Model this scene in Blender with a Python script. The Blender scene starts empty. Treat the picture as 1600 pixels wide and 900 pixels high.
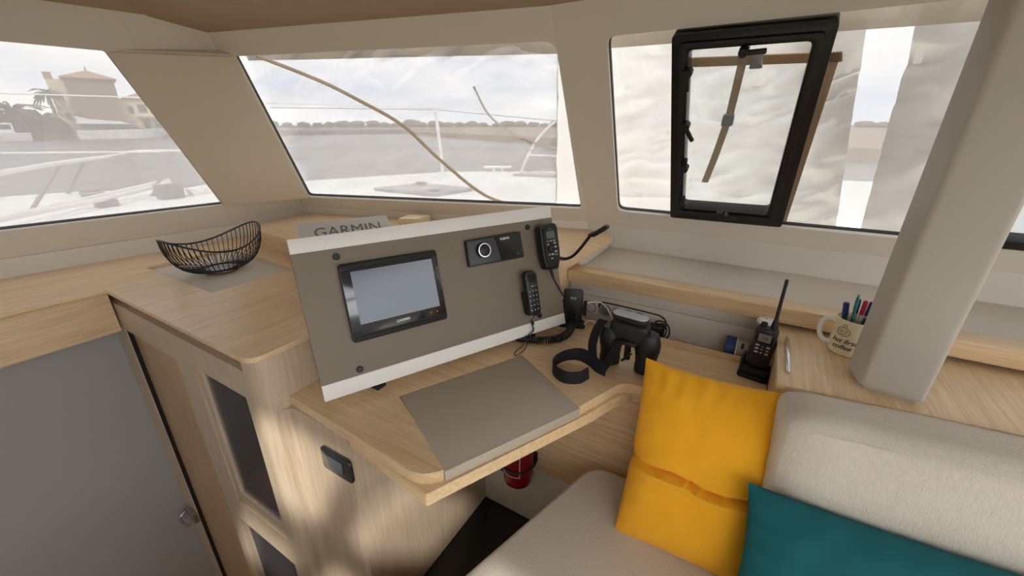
import bpy, bmesh, math, random
from mathutils import Vector, Matrix, noise

random.seed(7)
C = bpy.context.scene.collection
SC = bpy.context.scene
R = math.radians
PI = math.pi

# ------------------------------------------------------------------ camera
# boat frame: +X starboard, +Y forward, +Z up, salon floor at z = 0
cam_data = bpy.data.cameras.new('camera')
cam = bpy.data.objects.new('camera', cam_data)
C.objects.link(cam)
cam_data.sensor_width = 36.0
cam_data.lens = 14.4
cam_data.clip_start = 0.02
cam_data.clip_end = 5000
cam.location = (0, 0, 1.40)
cam.rotation_euler = (R(90 - 21.72), 0, R(31))
SC.camera = cam

# ------------------------------------------------------------------ world: bright overcast sky
w = bpy.data.worlds.new('sky')
SC.world = w
w.use_nodes = True
nt = w.node_tree
nt.nodes.clear()
wo = nt.nodes.new('ShaderNodeOutputWorld')
bg = nt.nodes.new('ShaderNodeBackground')
tc = nt.nodes.new('ShaderNodeTexCoord')
mp = nt.nodes.new('ShaderNodeMapping')
mp.inputs['Scale'].default_value = (1.0, 1.0, 5.0)
nz = nt.nodes.new('ShaderNodeTexNoise')
nz.inputs['Scale'].default_value = 2.2
nz.inputs['Detail'].default_value = 5
cr = nt.nodes.new('ShaderNodeValToRGB')
cr.color_ramp.elements[0].position = 0.35
cr.color_ramp.elements[0].color = (0.62, 0.68, 0.80, 1)
cr.color_ramp.elements[1].position = 0.62
cr.color_ramp.elements[1].color = (1.0, 0.98, 0.95, 1)
nt.links.new(tc.outputs['Generated'], mp.inputs['Vector'])
nt.links.new(mp.outputs['Vector'], nz.inputs['Vector'])
nt.links.new(nz.outputs['Fac'], cr.inputs['Fac'])
nt.links.new(cr.outputs['Color'], bg.inputs['Color'])
bg.inputs['Strength'].default_value = 2.3
nt.links.new(bg.outputs['Background'], wo.inputs['Surface'])

# ------------------------------------------------------------------ sun, veiled by thin cloud
sd = bpy.data.lights.new('sun', 'SUN')
sd.energy = 2.3
sd.angle = R(2.2)
sd.color = (1.0, 0.95, 0.88)
sun = bpy.data.objects.new('sun', sd)
C.objects.link(sun)
sun.rotation_euler = Vector((-0.45, 0.62, -0.80)).to_track_quat('-Z', 'Y').to_euler()

# ------------------------------------------------------------------ view
SC.view_settings.view_transform = 'Standard'
SC.view_settings.look = 'None'
SC.view_settings.gamma = 1.0
SC.view_settings.exposure = 0.85
SC.view_settings.use_curve_mapping = False
SC.cycles.use_denoising = True
SC.cycles.max_bounces = 10
SC.cycles.diffuse_bounces = 6
SC.cycles.transparent_max_bounces = 16
SC.cycles.sample_clamp_indirect = 6.0

# ------------------------------------------------------------------ helpers
def lin(c):
    if isinstance(c, str):
        c = [int(c[i:i + 2], 16) / 255 for i in (0, 2, 4)]
        c = [x / 12.92 if x <= 0.04045 else ((x + 0.055) / 1.055) ** 2.4 for x in c]
    return (c[0], c[1], c[2], 1)

def mat(name, col, rough=0.5, metal=0.0, bump=0.0, bscale=200.0, var=0.0, vscale=6.0, spec=0.5, coat=0.0, sheen=0.0, stretch=(1, 1, 1), emit=None):
    m = bpy.data.materials.new(name)
    m.use_nodes = True
    t = m.node_tree
    b = t.nodes['Principled BSDF']
    b.inputs['Base Color'].default_value = lin(col)
    b.inputs['Roughness'].default_value = rough
    b.inputs['Metallic'].default_value = metal
    b.inputs['Specular IOR Level'].default_value = spec
    b.inputs['Coat Weight'].default_value = coat
    b.inputs['Coat Roughness'].default_value = 0.1
    b.inputs['Sheen Weight'].default_value = sheen
    if emit:
        b.inputs['Emission Color'].default_value = lin(emit[0])
        b.inputs['Emission Strength'].default_value = emit[1]
    co = t.nodes.new('ShaderNodeTexCoord')
    ma = t.nodes.new('ShaderNodeMapping')
    ma.inputs['Scale'].default_value = stretch
    t.links.new(co.outputs['Object'], ma.inputs['Vector'])
    if var > 0:
        n = t.nodes.new('ShaderNodeTexNoise')
        n.inputs['Scale'].default_value = vscale
        n.inputs['Detail'].default_value = 4
        t.links.new(ma.outputs['Vector'], n.inputs['Vector'])
        mx = t.nodes.new('ShaderNodeMixRGB')
        c = lin(col)
        mx.inputs['Color1'].default_value = tuple(x * (1 - var) for x in c[:3]) + (1,)
        mx.inputs['Color2'].default_value = tuple(min(1, x * (1 + var)) for x in c[:3]) + (1,)
        t.links.new(n.outputs['Fac'], mx.inputs['Fac'])
        t.links.new(mx.outputs['Color'], b.inputs['Base Color'])
    if bump > 0:
        n2 = t.nodes.new('ShaderNodeTexNoise')
        n2.inputs['Scale'].default_value = bscale
        n2.inputs['Detail'].default_value = 3
        t.links.new(ma.outputs['Vector'], n2.inputs['Vector'])
        bp = t.nodes.new('ShaderNodeBump')
        bp.inputs['Strength'].default_value = bump
        bp.inputs['Distance'].default_value = 0.002
        t.links.new(n2.outputs['Fac'], bp.inputs['Height'])
        t.links.new(bp.outputs['Normal'], b.inputs['Normal'])
    return m

def wood(name, axis, light='D2AC80', dark='B08A5E', rough=0.32, rot=0.0, spec=0.5):
    m = bpy.data.materials.new(name)
    m.use_nodes = True
    t = m.node_tree
    b = t.nodes['Principled BSDF']
    b.inputs['Roughness'].default_value = rough
    b.inputs['Specular IOR Level'].default_value = spec
    co = t.nodes.new('ShaderNodeTexCoord')
    ma = t.nodes.new('ShaderNodeMapping')
    sc = [55.0, 55.0, 55.0]
    sc[axis] = 2.2
    ma.inputs['Scale'].default_value = sc
    ma.inputs['Rotation'].default_value = (0, 0, rot)
    t.links.new(co.outputs['Object'], ma.inputs['Vector'])
    n = t.nodes.new('ShaderNodeTexNoise')
    n.inputs['Scale'].default_value = 1.4
    n.inputs['Detail'].default_value = 6
    n.inputs['Roughness'].default_value = 0.65
    t.links.new(ma.outputs['Vector'], n.inputs['Vector'])
    sc2 = [190.0] * 3
    sc2[axis] = 6.0
    mb = t.nodes.new('ShaderNodeMapping')
    mb.inputs['Scale'].default_value = sc2
    mb.inputs['Rotation'].default_value = (0, 0, rot)
    t.links.new(co.outputs['Object'], mb.inputs['Vector'])
    n2 = t.nodes.new('ShaderNodeTexNoise')
    n2.inputs['Scale'].default_value = 1.5
    n2.inputs['Detail'].default_value = 3
    t.links.new(mb.outputs['Vector'], n2.inputs['Vector'])
    r1 = t.nodes.new('ShaderNodeValToRGB')
    r1.color_ramp.elements[0].position = 0.33
    r1.color_ramp.elements[0].color = lin(dark)
    r1.color_ramp.elements[1].position = 0.62
    r1.color_ramp.elements[1].color = lin(light)
    t.links.new(n.outputs['Fac'], r1.inputs['Fac'])
    r2 = t.nodes.new('ShaderNodeValToRGB')
    r2.color_ramp.elements[0].position = 0.36
    r2.color_ramp.elements[0].color = (0.72, 0.66, 0.6, 1)
    r2.color_ramp.elements[1].position = 0.5
    r2.color_ramp.elements[1].color = (1, 1, 1, 1)
    t.links.new(n2.outputs['Fac'], r2.inputs['Fac'])
    mx = t.nodes.new('ShaderNodeMixRGB')
    mx.blend_type = 'MULTIPLY'
    mx.inputs['Fac'].default_value = 0.45
    t.links.new(r1.outputs['Color'], mx.inputs['Color1'])
    t.links.new(r2.outputs['Color'], mx.inputs['Color2'])
    t.links.new(mx.outputs['Color'], b.inputs['Base Color'])
    bp = t.nodes.new('ShaderNodeBump')
    bp.inputs['Strength'].default_value = 0.12
    bp.inputs['Distance'].default_value = 0.001
    t.links.new(n2.outputs['Fac'], bp.inputs['Height'])
    t.links.new(bp.outputs['Normal'], b.inputs['Normal'])
    return m

def cloth(name, col, opac, weave=900.0, trans=0.6, tcol=None, wv=0.10):
    """woven screen: partly open threads that scatter daylight"""
    m = bpy.data.materials.new(name)
    m.use_nodes = True
    t = m.node_tree
    t.nodes.clear()
    out = t.nodes.new('ShaderNodeOutputMaterial')
    tr = t.nodes.new('ShaderNodeBsdfTransparent')
    df = t.nodes.new('ShaderNodeBsdfDiffuse')
    tl = t.nodes.new('ShaderNodeBsdfTranslucent')
    df.inputs['Color'].default_value = lin(col)
    tl.inputs['Color'].default_value = lin(tcol or col)
    m1 = t.nodes.new('ShaderNodeMixShader')
    m1.inputs['Fac'].default_value = trans
    m2 = t.nodes.new('ShaderNodeMixShader')
    t.links.new(df.outputs[0], m1.inputs[1])
    t.links.new(tl.outputs[0], m1.inputs[2])
    co = t.nodes.new('ShaderNodeTexCoord')
    n = t.nodes.new('ShaderNodeTexNoise')
    n.inputs['Scale'].default_value = weave
    n.inputs['Detail'].default_value = 1
    t.links.new(co.outputs['Object'], n.inputs['Vector'])
    rg = t.nodes.new('ShaderNodeMapRange')
    rg.inputs['From Min'].default_value = 0.25
    rg.inputs['From Max'].default_value = 0.75
    rg.inputs['To Min'].default_value = opac - wv
    rg.inputs['To Max'].default_value = min(1.0, opac + wv)
    t.links.new(n.outputs['Fac'], rg.inputs['Value'])
    t.links.new(rg.outputs['Result'], m2.inputs['Fac'])
    t.links.new(tr.outputs[0], m2.inputs[1])
    t.links.new(m1.outputs[0], m2.inputs[2])
    t.links.new(m2.outputs[0], out.inputs['Surface'])
    return m

def glass(name, tint=(0.96, 0.97, 0.97), refl=0.04):
    m = bpy.data.materials.new(name)
    m.use_nodes = True
    t = m.node_tree
    t.nodes.clear()
    out = t.nodes.new('ShaderNodeOutputMaterial')
    tr = t.nodes.new('ShaderNodeBsdfTransparent')
    tr.inputs['Color'].default_value = tint + (1,)
    gl = t.nodes.new('ShaderNodeBsdfGlossy')
    gl.inputs['Roughness'].default_value = 0.03
    lw = t.nodes.new('ShaderNodeLayerWeight')
    lw.inputs['Blend'].default_value = 0.5
    pw = t.nodes.new('ShaderNodeMath')
    pw.operation = 'POWER'
    pw.inputs[1].default_value = 5.0
    t.links.new(lw.outputs['Facing'], pw.inputs[0])
    fr = t.nodes.new('ShaderNodeMath')
    fr.operation = 'MULTIPLY_ADD'
    fr.inputs[1].default_value = 0.5
    fr.inputs[2].default_value = refl
    t.links.new(pw.outputs[0], fr.inputs[0])
    mx = t.nodes.new('ShaderNodeMixShader')
    t.links.new(fr.outputs[0], mx.inputs['Fac'])
    t.links.new(tr.outputs[0], mx.inputs[1])
    t.links.new(gl.outputs[0], mx.inputs[2])
    t.links.new(mx.outputs[0], out.inputs['Surface'])
    return m

# ---- mesh builders -------------------------------------------------
def BM():
    return bmesh.new()

def add(bm, src, M=None):
    if M is not None:
        bmesh.ops.transform(src, matrix=M, verts=src.verts)
    me = bpy.data.meshes.new('tmp')
    src.to_mesh(me)
    src.free()
    bm.from_mesh(me)
    bpy.data.meshes.remove(me)

def box(bm, lo, hi, bev=0.0, M=None, seg=2):
    b = bmesh.new()
    bmesh.ops.create_cube(b, size=1.0)
    for v in b.verts:
        v.co = Vector([(lo[i] + hi[i]) / 2 + v.co[i] * (hi[i] - lo[i]) for i in range(3)])
    if bev > 0:
        bmesh.ops.bevel(b, geom=b.edges[:], offset=bev, segments=seg, affect='EDGES', profile=0.5)
    add(bm, b, M)

def prism(bm, pts, z0, z1, bev=0.0, M=None, holes=(), seg=2, top_only=False):
    """extruded plan outline with optional holes"""
    b = bmesh.new()
    loops = [pts] + list(holes)
    edges = []
    for lp in loops:
        vs = [b.verts.new((p[0], p[1], z0)) for p in lp]
        for i in range(len(vs)):
            edges.append(b.edges.new((vs[i], vs[(i + 1) % len(vs)])))
    if holes:
        bmesh.ops.triangle_fill(b, use_beauty=True, use_dissolve=False, edges=edges)
    else:
        b.faces.new(b.verts[:])
    fs = b.faces[:]
    ex = bmesh.ops.extrude_face_region(b, geom=fs)
    nv = [g for g in ex['geom'] if isinstance(g, bmesh.types.BMVert)]
    for v in nv:
        v.co.z = z1
    bmesh.ops.recalc_face_normals(b, faces=b.faces)
    if bev > 0:
        es = [e for e in b.edges if len(e.link_faces) == 2 and e.calc_face_angle(0) > 0.5]
        if top_only:
            es = [e for e in es if abs(e.verts[0].co.z - z1) < 1e-6 and abs(e.verts[1].co.z - z1) < 1e-6]
        bmesh.ops.bevel(b, geom=es, offset=bev, segments=seg, affect='EDGES', profile=0.5, clamp_overlap=True)
    add(bm, b, M)

def lathe(bm, prof, n=24, M=None, cap=True):
    b = bmesh.new()
    rings = []
    for r, z in prof:
        rings.append([b.verts.new((r * math.cos(2 * PI * i / n), r * math.sin(2 * PI * i / n), z)) for i in range(n)])
    for a, c in zip(rings, rings[1:]):
        for i in range(n):
            j = (i + 1) % n
            b.faces.new((a[i], a[j], c[j], c[i]))
    if cap:
        b.faces.new(rings[0][::-1])
        b.faces.new(rings[-1])
    bmesh.ops.recalc_face_normals(b, faces=b.faces)
    add(bm, b, M)

def smooth_path(pts, k=6):
    """Catmull-Rom through the points"""
    P = [Vector(p) for p in pts]
    if len(P) < 3:
        return P
    out = []
    Q = [2 * P[0] - P[1]] + P + [2 * P[-1] - P[-2]]
    for i in range(1, len(Q) - 2):
        for s in range(k):
            t = s / k
            a, b, c, d = Q[i - 1], Q[i], Q[i + 1], Q[i + 2]
            out.append(0.5 * ((2 * b) + (c - a) * t + (2 * a - 5 * b + 4 * c - d) * t * t + (3 * b - a - 3 * c + d) * t ** 3))
    out.append(P[-1])
    return out

def tube(bm, pts, r, n=8, smooth=0, closed=False, M=None):
    P = smooth_path(pts, smooth) if smooth else [Vector(p) for p in pts]
    b = bmesh.new()
    N = len(P)
    rings = []
    up = None
    for i, p in enumerate(P):
        if closed:
            d = P[(i + 1) % N] - P[i - 1]
        else:
            d = P[min(i + 1, N - 1)] - P[max(i - 1, 0)]
        if d.length < 1e-9:
            d = Vector((0, 0, 1))
        d.normalize()
        if up is None:
            up = d.orthogonal().normalized()
        else:
            up = (up - d * up.dot(d))
            up = up.normalized() if up.length > 1e-6 else d.orthogonal().normalized()
        s = d.cross(up)
        rr = r[i] if isinstance(r, (list, tuple)) else r
        rings.append([b.verts.new(p + (up * math.cos(2 * PI * k / n) + s * math.sin(2 * PI * k / n)) * rr) for k in range(n)])
    m = N if closed else N - 1
    for i in range(m):
        a, c = rings[i], rings[(i + 1) % N]
        for k in range(n):
            j = (k + 1) % n
            b.faces.new((a[k], a[j], c[j], c[k]))
    if not closed:
        b.faces.new(rings[0][::-1])
        b.faces.new(rings[-1])
    bmesh.ops.recalc_face_normals(b, faces=b.faces)
    add(bm, b, M)

def ribbon(bm, pts, widths, thick, k=6):
    """strap: centre line pts, with one width vector per point"""
    P = smooth_path(pts, k)
    W = smooth_path(widths, k)
    b = bmesh.new()
    rings = []
    for i, p in enumerate(P):
        d = (P[min(i + 1, len(P) - 1)] - P[max(i - 1, 0)]).normalized()
        wv = W[i]
        nn = d.cross(wv).normalized() * thick / 2
        rings.append([b.verts.new(p + wv / 2 + nn), b.verts.new(p + wv / 2 - nn), b.verts.new(p - wv / 2 - nn), b.verts.new(p - wv / 2 + nn)])
    for a, c in zip(rings, rings[1:]):
        for i in range(4):
            b.faces.new((a[i], a[(i + 1) % 4], c[(i + 1) % 4], c[i]))
    b.faces.new(rings[0][::-1])
    b.faces.new(rings[-1])
    bmesh.ops.recalc_face_normals(b, faces=b.faces)
    add(bm, b)

def roundbox(bm, size, r, n=10, M=None, bulge=0.0, wr=0.0, seed=0):
    b = bmesh.new()
    bmesh.ops.create_cube(b, size=1.0)
    bmesh.ops.subdivide_edges(b, edges=b.edges[:], cuts=n, use_grid_fill=True)
    h = Vector(size) / 2
    for v in b.verts:
        q = Vector([v.co[i] * size[i] for i in range(3)])
        c = Vector([max(-(h[i] - r), min(h[i] - r, q[i])) for i in range(3)])
        d = q - c
        u = Vector([v.co[i] * 2 for i in range(3)])
        if d.length > 1e-9:
            q = c + d.normalized() * r
        if bulge:
            ax = min(range(3), key=lambda i: size[i])
            oth = [i for i in range(3) if i != ax]
            f = (1 - u[oth[0]] ** 2) * (1 - u[oth[1]] ** 2)
            q[ax] += math.copysign(bulge * max(f, 0) ** 0.5, u[ax]) if abs(u[ax]) > 0.2 else 0
        if wr:
            q += noise.noise_vector(q * 7 + Vector((seed, 0, 0))) * wr
        v.co = q
    add(bm, b, M)

def frame(o, x, y, z=None):
    x = Vector(x).normalized()
    y = Vector(y)
    y = (y - x * y.dot(x)).normalized()
    zz = x.cross(y)
    return Matrix(((x.x, y.x, zz.x, o[0]), (x.y, y.y, zz.y, o[1]), (x.z, y.z, zz.z, o[2]), (0, 0, 0, 1)))

def T(x, y, z, rz=0.0):
    return Matrix.Translation((x, y, z)) @ Matrix.Rotation(rz, 4, 'Z')

def rrect(x0, y0, x1, y1, r, n=4):
    out = []
    for cx, cy, a in ((x1 - r, y1 - r, 0), (x0 + r, y1 - r, 90), (x0 + r, y0 + r, 180), (x1 - r, y0 + r, 270)):
        for i in range(n + 1):
            t = R(a + 90 * i / n)
            out.append((cx + r * math.cos(t), cy + r * math.sin(t)))
    return out

def rpoly(pts, r, n=4):
    """round the corners of a polygon (convex or not)"""
    out = []
    N = len(pts)
    for i in range(N):
        p0, p, p1 = (Vector(pts[i - 1]), Vector(pts[i]), Vector(pts[(i + 1) % N]))
        rr = r[i] if isinstance(r, (list, tuple)) else r
        if rr <= 0:
            out.append(tuple(p))
            continue
        a = p + (p0 - p).normalized() * rr
        c = p + (p1 - p).normalized() * rr
        for k in range(n + 1):
            t = k / n
            q = a * (1 - t) ** 2 + p * 2 * t * (1 - t) + c * t * t
            out.append((q.x, q.y))
    return out

# ---- objects -------------------------------------------------------
def wloc(o):
    v = Vector(o.location)
    while o.parent:
        o = o.parent
        v += Vector(o.location)
    return v

def shade(me, ang=35):
    for p in me.polygons:
        p.use_smooth = True
    try:
        me.set_sharp_from_angle(angle=R(ang))
    except Exception:
        pass

def link_mesh(name, bm, m, origin, parent=None, sm=35):
    bmesh.ops.translate(bm, vec=-Vector(origin), verts=bm.verts)
    me = bpy.data.meshes.new(name)
    bm.to_mesh(me)
    bm.free()
    me.materials.append(m)
    if sm:
        shade(me, sm)
    o = bpy.data.objects.new(name, me)
    C.objects.link(o)
    if parent:
        o.parent = parent
        o.location = Vector(origin) - wloc(parent)
    else:
        o.location = origin
    return o

def thing(name, label, cat, loc, group=None):
    o = bpy.data.objects.new(name, None)
    o.empty_display_size = 0.05
    C.objects.link(o)
    o.location = loc
    o['label'] = label
    o['category'] = cat
    if group:
        o['group'] = group
    return o

def part(name, bm, m, parent, label=None, sm=35):
    o = link_mesh(name, bm, m, wloc(parent), parent, sm)
    if label:
        o['label'] = label
    return o

def solo(name, bm, m, label, cat, group=None, kind=None, sm=35):
    bm.verts.ensure_lookup_table()
    xs = [v.co for v in bm.verts]
    lo = [min(v[i] for v in xs) for i in range(3)]
    hi = [max(v[i] for v in xs) for i in range(3)]
    o = link_mesh(name, bm, m, ((lo[0] + hi[0]) / 2, (lo[1] + hi[1]) / 2, lo[2]), None, sm)
    o['label'] = label
    if kind:
        o['kind'] = kind
    if cat:
        o['category'] = cat
    if group:
        o['group'] = group
    return o

def struct(name, bm, m, label=None, parent=None, sm=35):
    o = link_mesh(name, bm, m, (0, 0, 0) if not parent else wloc(parent), parent, sm)
    if not parent:
        o['kind'] = 'structure'
    if label:
        o['label'] = label
    return o

def text(name, s, size, M, m, parent, shear=0.0, depth=0.0003, align='CENTER', bold=0.0, space=1.0):
    cu = bpy.data.curves.new(name, 'FONT')
    cu.body = s
    cu.size = size
    cu.shear = shear
    cu.extrude = depth
    cu.offset = bold
    cu.align_x = align
    cu.align_y = 'CENTER'
    cu.space_character = space
    cu.resolution_u = 3
    o = bpy.data.objects.new(name, cu)
    C.objects.link(o)
    bpy.context.view_layer.update()
    me = bpy.data.meshes.new_from_object(o.evaluated_get(bpy.context.evaluated_depsgraph_get()))
    bpy.data.objects.remove(o)
    bpy.data.curves.remove(cu)
    bm = bmesh.new()
    bm.from_mesh(me)
    bpy.data.meshes.remove(me)
    bmesh.ops.transform(bm, matrix=M, verts=bm.verts)
    return part(name, bm, m, parent, sm=0)

# ------------------------------------------------------------------ materials
OAK_X = wood('oak_grain_across', 0, 'E8CCA3', 'D6B88E')
OAK_Y = wood('oak_grain_forward', 1, 'EACFA8', 'D8BC94')
OAK_Z = wood('oak_grain_upright', 2, 'CBAC86', 'B69470')
OAK_DIAG = wood('oak_grain_diagonal', 0, 'D8B080', 'BC945F', rot=R(-62))
OAK_PALE = wood('pale_oak', 2, 'CAB8A0', 'BDAA92', rough=0.3)
LINER = mat('white_liner', 'DCD5C8', 0.55, bump=0.10, bscale=500, var=0.03)
GELCOAT = mat('white_gelcoat', 'D2CDC2', 0.35, var=0.02)
PADDED = mat('padded_liner', 'D6CBB8', 0.75, bump=0.2, bscale=700)
CEIL = mat('ceiling_fabric', 'A8967E', 0.9, bump=0.25, bscale=600, var=0.05)
GREYWALL = mat('grey_stairwell_lining', 'A4A29E', 0.7, bump=0.12, bscale=400)
TAUPE = mat('taupe_vinyl', 'B5AA9A', 0.42, bump=0.25, bscale=900, var=0.04)
TAUPE_PANEL = mat('taupe_panel', '7E7361', 0.5, bump=0.12, bscale=1200, var=0.03)
INSET = mat('grey_inset_mat', 'CBC2B4', 0.6, bump=0.15, bscale=700)
WHITE = mat('white_paint', 'EDEBE6', 0.4)
WHITE_PL = mat('white_plastic', 'E8E8E6', 0.35)
BLACK = mat('black_plastic', '17171A', 0.42, bump=0.08, bscale=900)
BLACKM = mat('matte_black', '121214', 0.65)
BLACKG = mat('gloss_black', '0B0B0D', 0.12)
RUBBER = mat('black_rubber', '111113', 0.45, bump=0.2, bscale=1500)
GREYPL = mat('grey_plastic', '8A8F96', 0.55)
CHROME = mat('polished_steel', 'D8D8DA', 0.18, metal=1.0)
STEEL = mat('satin_steel', 'BFC0C2', 0.35, metal=1.0)
KEY = mat('grey_keys', 'AEB4B8', 0.5)
RED = mat('red_key', 'C01818', 0.4)
DARKGAP = mat('dark_gap', '15120F', 0.8)
SCREEN = mat('dark_screen_glass', '20242B', 0.12, spec=0.9, coat=0.6)
LCD = mat('lcd_panel', '6F7466', 0.3)
LCDG = mat('green_lcd_panel', '55635E', 0.3)
BLUE = mat('blue_plastic', '1F3D78', 0.45)
CLEARPL = mat('clear_grey_plastic', 'B9B8B4', 0.3)
YELLOW = mat('yellow_cotton', 'F2AE14', 0.9, bump=0.35, bscale=1500, var=0.04, sheen=0.1)
TEAL = mat('teal_cotton', '005A62', 0.9, bump=0.35, bscale=1500, var=0.06)
LINEN = mat('oatmeal_linen', 'CFC8BA', 0.9, bump=0.6, bscale=420, var=0.13, vscale=260, stretch=(1, 1, 0.3), sheen=0.1)
FLOOR = mat('black_floor', '0E0E10', 0.35)
EXTRED = mat('red_enamel', '86101C', 0.25, coat=0.5)
MUGW = mat('cream_glaze', 'E9DDB8', 0.25)
INK = mat('black_ink', '1A1712', 0.6)
LABELW = mat('white_print', 'D9DCDD', 0.5)
LABELG = mat('grey_print', '7E8388', 0.5)
WIRE_M = mat('black_wire', '141416', 0.45)
COPPER = mat('copper_base', 'A9664A', 0.35, metal=0.6)
GASKET = mat('window_gasket', '1B1B1C', 0.5)
HATCHBLK = mat('black_hatch_frame', '0D0D0E', 0.35)
CORD = cloth('beige_cord', 'DCCBB4', .94, trans=.6, tcol='D6C6B0')
BEIGE = cloth('beige_webbing', 'BCAE9A', .96, trans=.6, tcol='B4A58E')
TANHEM = cloth('tan_hem', 'A8937A', .95, weave=160, trans=.6, tcol='A08A6C')
SCREEN_CLOTH = cloth('screen_mesh', 'A8A19B', 0.82, weave=700, trans=0.50, tcol='948E8A', wv=.04)
TENT_CLOTH = cloth('cover_cloth', 'CCC6BE', 0.985, weave=500, trans=0.65, tcol='B7B1A9', wv=.01)
HEM_CLOTH = cloth('cover_hem', 'B0A38C', 0.95, weave=500, trans=0.55, tcol='958A78', wv=.04)
PANE = glass('window_glass')
CABGLASS = glass('cabinet_glass', (0.75, 0.75, 0.78), .12)
DECK = mat('white_deck', 'E6E4E0', 0.6, var=0.04, vscale=3)
WATER = mat('sea_water', '615D57', 0.30, bump=1.0, bscale=1.2, spec=0.22)
WATER.node_tree.nodes['Bump'].inputs['Distance'].default_value = 0.25

# ------------------------------------------------------------------ window wall planes
class Wall:
    """raked window wall: u runs along it, w runs up its slope, o is outwards"""
    def __init__(s, P, deg, rake):
        a, r = R(deg), R(rake)
        s.P = Vector(P)
        s.t = Vector((math.cos(a), math.sin(a), 0))
        inn = Vector((math.sin(a), -math.cos(a), 0))
        s.w = inn * math.sin(r) + Vector((0, 0, math.cos(r)))
        s.n = s.t.cross(s.w)
        if s.n.dot(inn) > 0:
            s.n = -s.n
        s.M = Matrix(((s.t.x, s.w.x, s.n.x, P[0]), (s.t.y, s.w.y, s.n.y, P[1]), (s.t.z, s.w.z, s.n.z, P[2]), (0, 0, 0, 1)))

    def at(s, u, w, o=0):
        return s.P + s.t * u + s.w * w + s.n * o

W1 = Wall((-2.276, 0.234, 0.955), 80, 22)
W2 = Wall((-0.772, 1.678, 0.999), 16.5, 31)
W3 = Wall((0, 1.718, 0.999), 0, 32)

# ================================================================== STRUCTURE
def wall_panel(name, W, outer, holes, m, label):
    bm = BM()
    prism(bm, outer, 0.0, 0.022, M=W.M, holes=holes)
    return struct(name, bm, m, label)

hole1 = rpoly([(-1.0, .111), (.723, .111), (.449, .722), (-1.0, .722)], [.02, .012, .012, .02])
hole1b = rpoly([(-2.4, .111), (-1.15, .111), (-1.15, .722), (-2.4, .722)], .02)
wall_panel('wall_port', W1, [(-2.6, 0), (1.095, 0), (.726, .858), (-2.6, .858)], [hole1, hole1b], LINER, 'off-white lined wall around the port side window')
hole2 = rpoly([(-1.282, .066), (.109, .075), (.029, .748), (-1.202, .748)], [.02, .015, .04, .01])
wall_panel('wall_front', W2, [(-1.355, 0), (.140, 0), (.012, .877), (-1.241, .877)], [hole2], LINER, 'off-white lined wall around the wide middle window')
hole3 = rpoly([(-.497, .082), (.46, .090), (.42, .752), (-.472, .753)], [.03, .02, .02, .03])
hole4 = rpoly([(.50, .090), (1.95, .090), (1.95, .752), (.46, .752)], .02)
wall_panel('wall_starboard_front', W3, [(-.637, 0), (2.25, 0), (2.25, .877), (-.632, .877)], [hole3, hole4], LINER, 'off-white lined wall around the window with the black hatch')

bm = BM()
prism(bm, [(-2.729, -2.326), (-2.069, 1.31), (-2.11, 1.33), (-2.77, -2.33)], -.75, .957)
struct('trim_1', bm, LINER, 'off-white upright sill below the port window')
bm = BM()
prism(bm, [(-2.085, 1.290), (-.637, 1.718), (-.645, 1.753), (-2.10, 1.325)], -.75, 1.0)
struct('trim_2', bm, LINER, 'off-white upright sill below the middle window')
bm = BM()
prism(bm, [(-.637, 1.718), (2.25, 1.718), (2.25, 1.753), (-.645, 1.753)], -.75, 1.0)
struct('trim_3', bm, GELCOAT, 'off-white upright sill behind the grey shelf')

# padded corner panel between the port and middle windows
def slab(name, quad, t_in, t_out, m, label, bev=.008):
    q = [Vector(p) for p in quad]
    n = (q[1] - q[0]).cross(q[3] - q[0]).normalized()
    ctr = sum(q, Vector()) / 4
    if n.dot(Vector((0, 0, 1.4)) - ctr) < 0:
        n = -n
    b = BM()
    a = [b.verts.new(p + n * t_in) for p in q]
    c = [b.verts.new(p - n * t_out) for p in q]
    b.faces.new(a)
    b.faces.new(c[::-1])
    for i in range(4):
        b.faces.new((a[i], c[i], c[(i + 1) % 4], a[(i + 1) % 4]))
    bmesh.ops.recalc_face_normals(b, faces=b.faces)
    if bev:
        bmesh.ops.bevel(b, geom=b.edges[:], offset=bev, segments=3, affect='EDGES')
    return struct(name, b, m, label)

slab('wall_corner', [(-2.110, .935, 1.050), (-1.932, .625, 1.630), (-1.803, .974, 1.646), (-1.980, 1.288, 1.048)], .004, .045, PADDED, 'beige padded panel leaning between the port and middle windows')
slab('trim_4', [W1.at(.53, .735, .001), W1.at(.505, .85, .001), W2.at(-1.30, .86, .001), W2.at(-1.305, .755, .001)], .002, .02, LINER, 'small bevelled corner strip under the ceiling', 0)
slab('corner_light_block', [W1.at(.98, -.05, .04), W1.at(.62, .88, .04), W2.at(-1.20, .88, .04), W2.at(-1.33, -.05, .04)], .0, .03, LINER, 'slab added outside the window corner to block a light leak', 0)  # added outside the corner to stop light leaking through the joint

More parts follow.
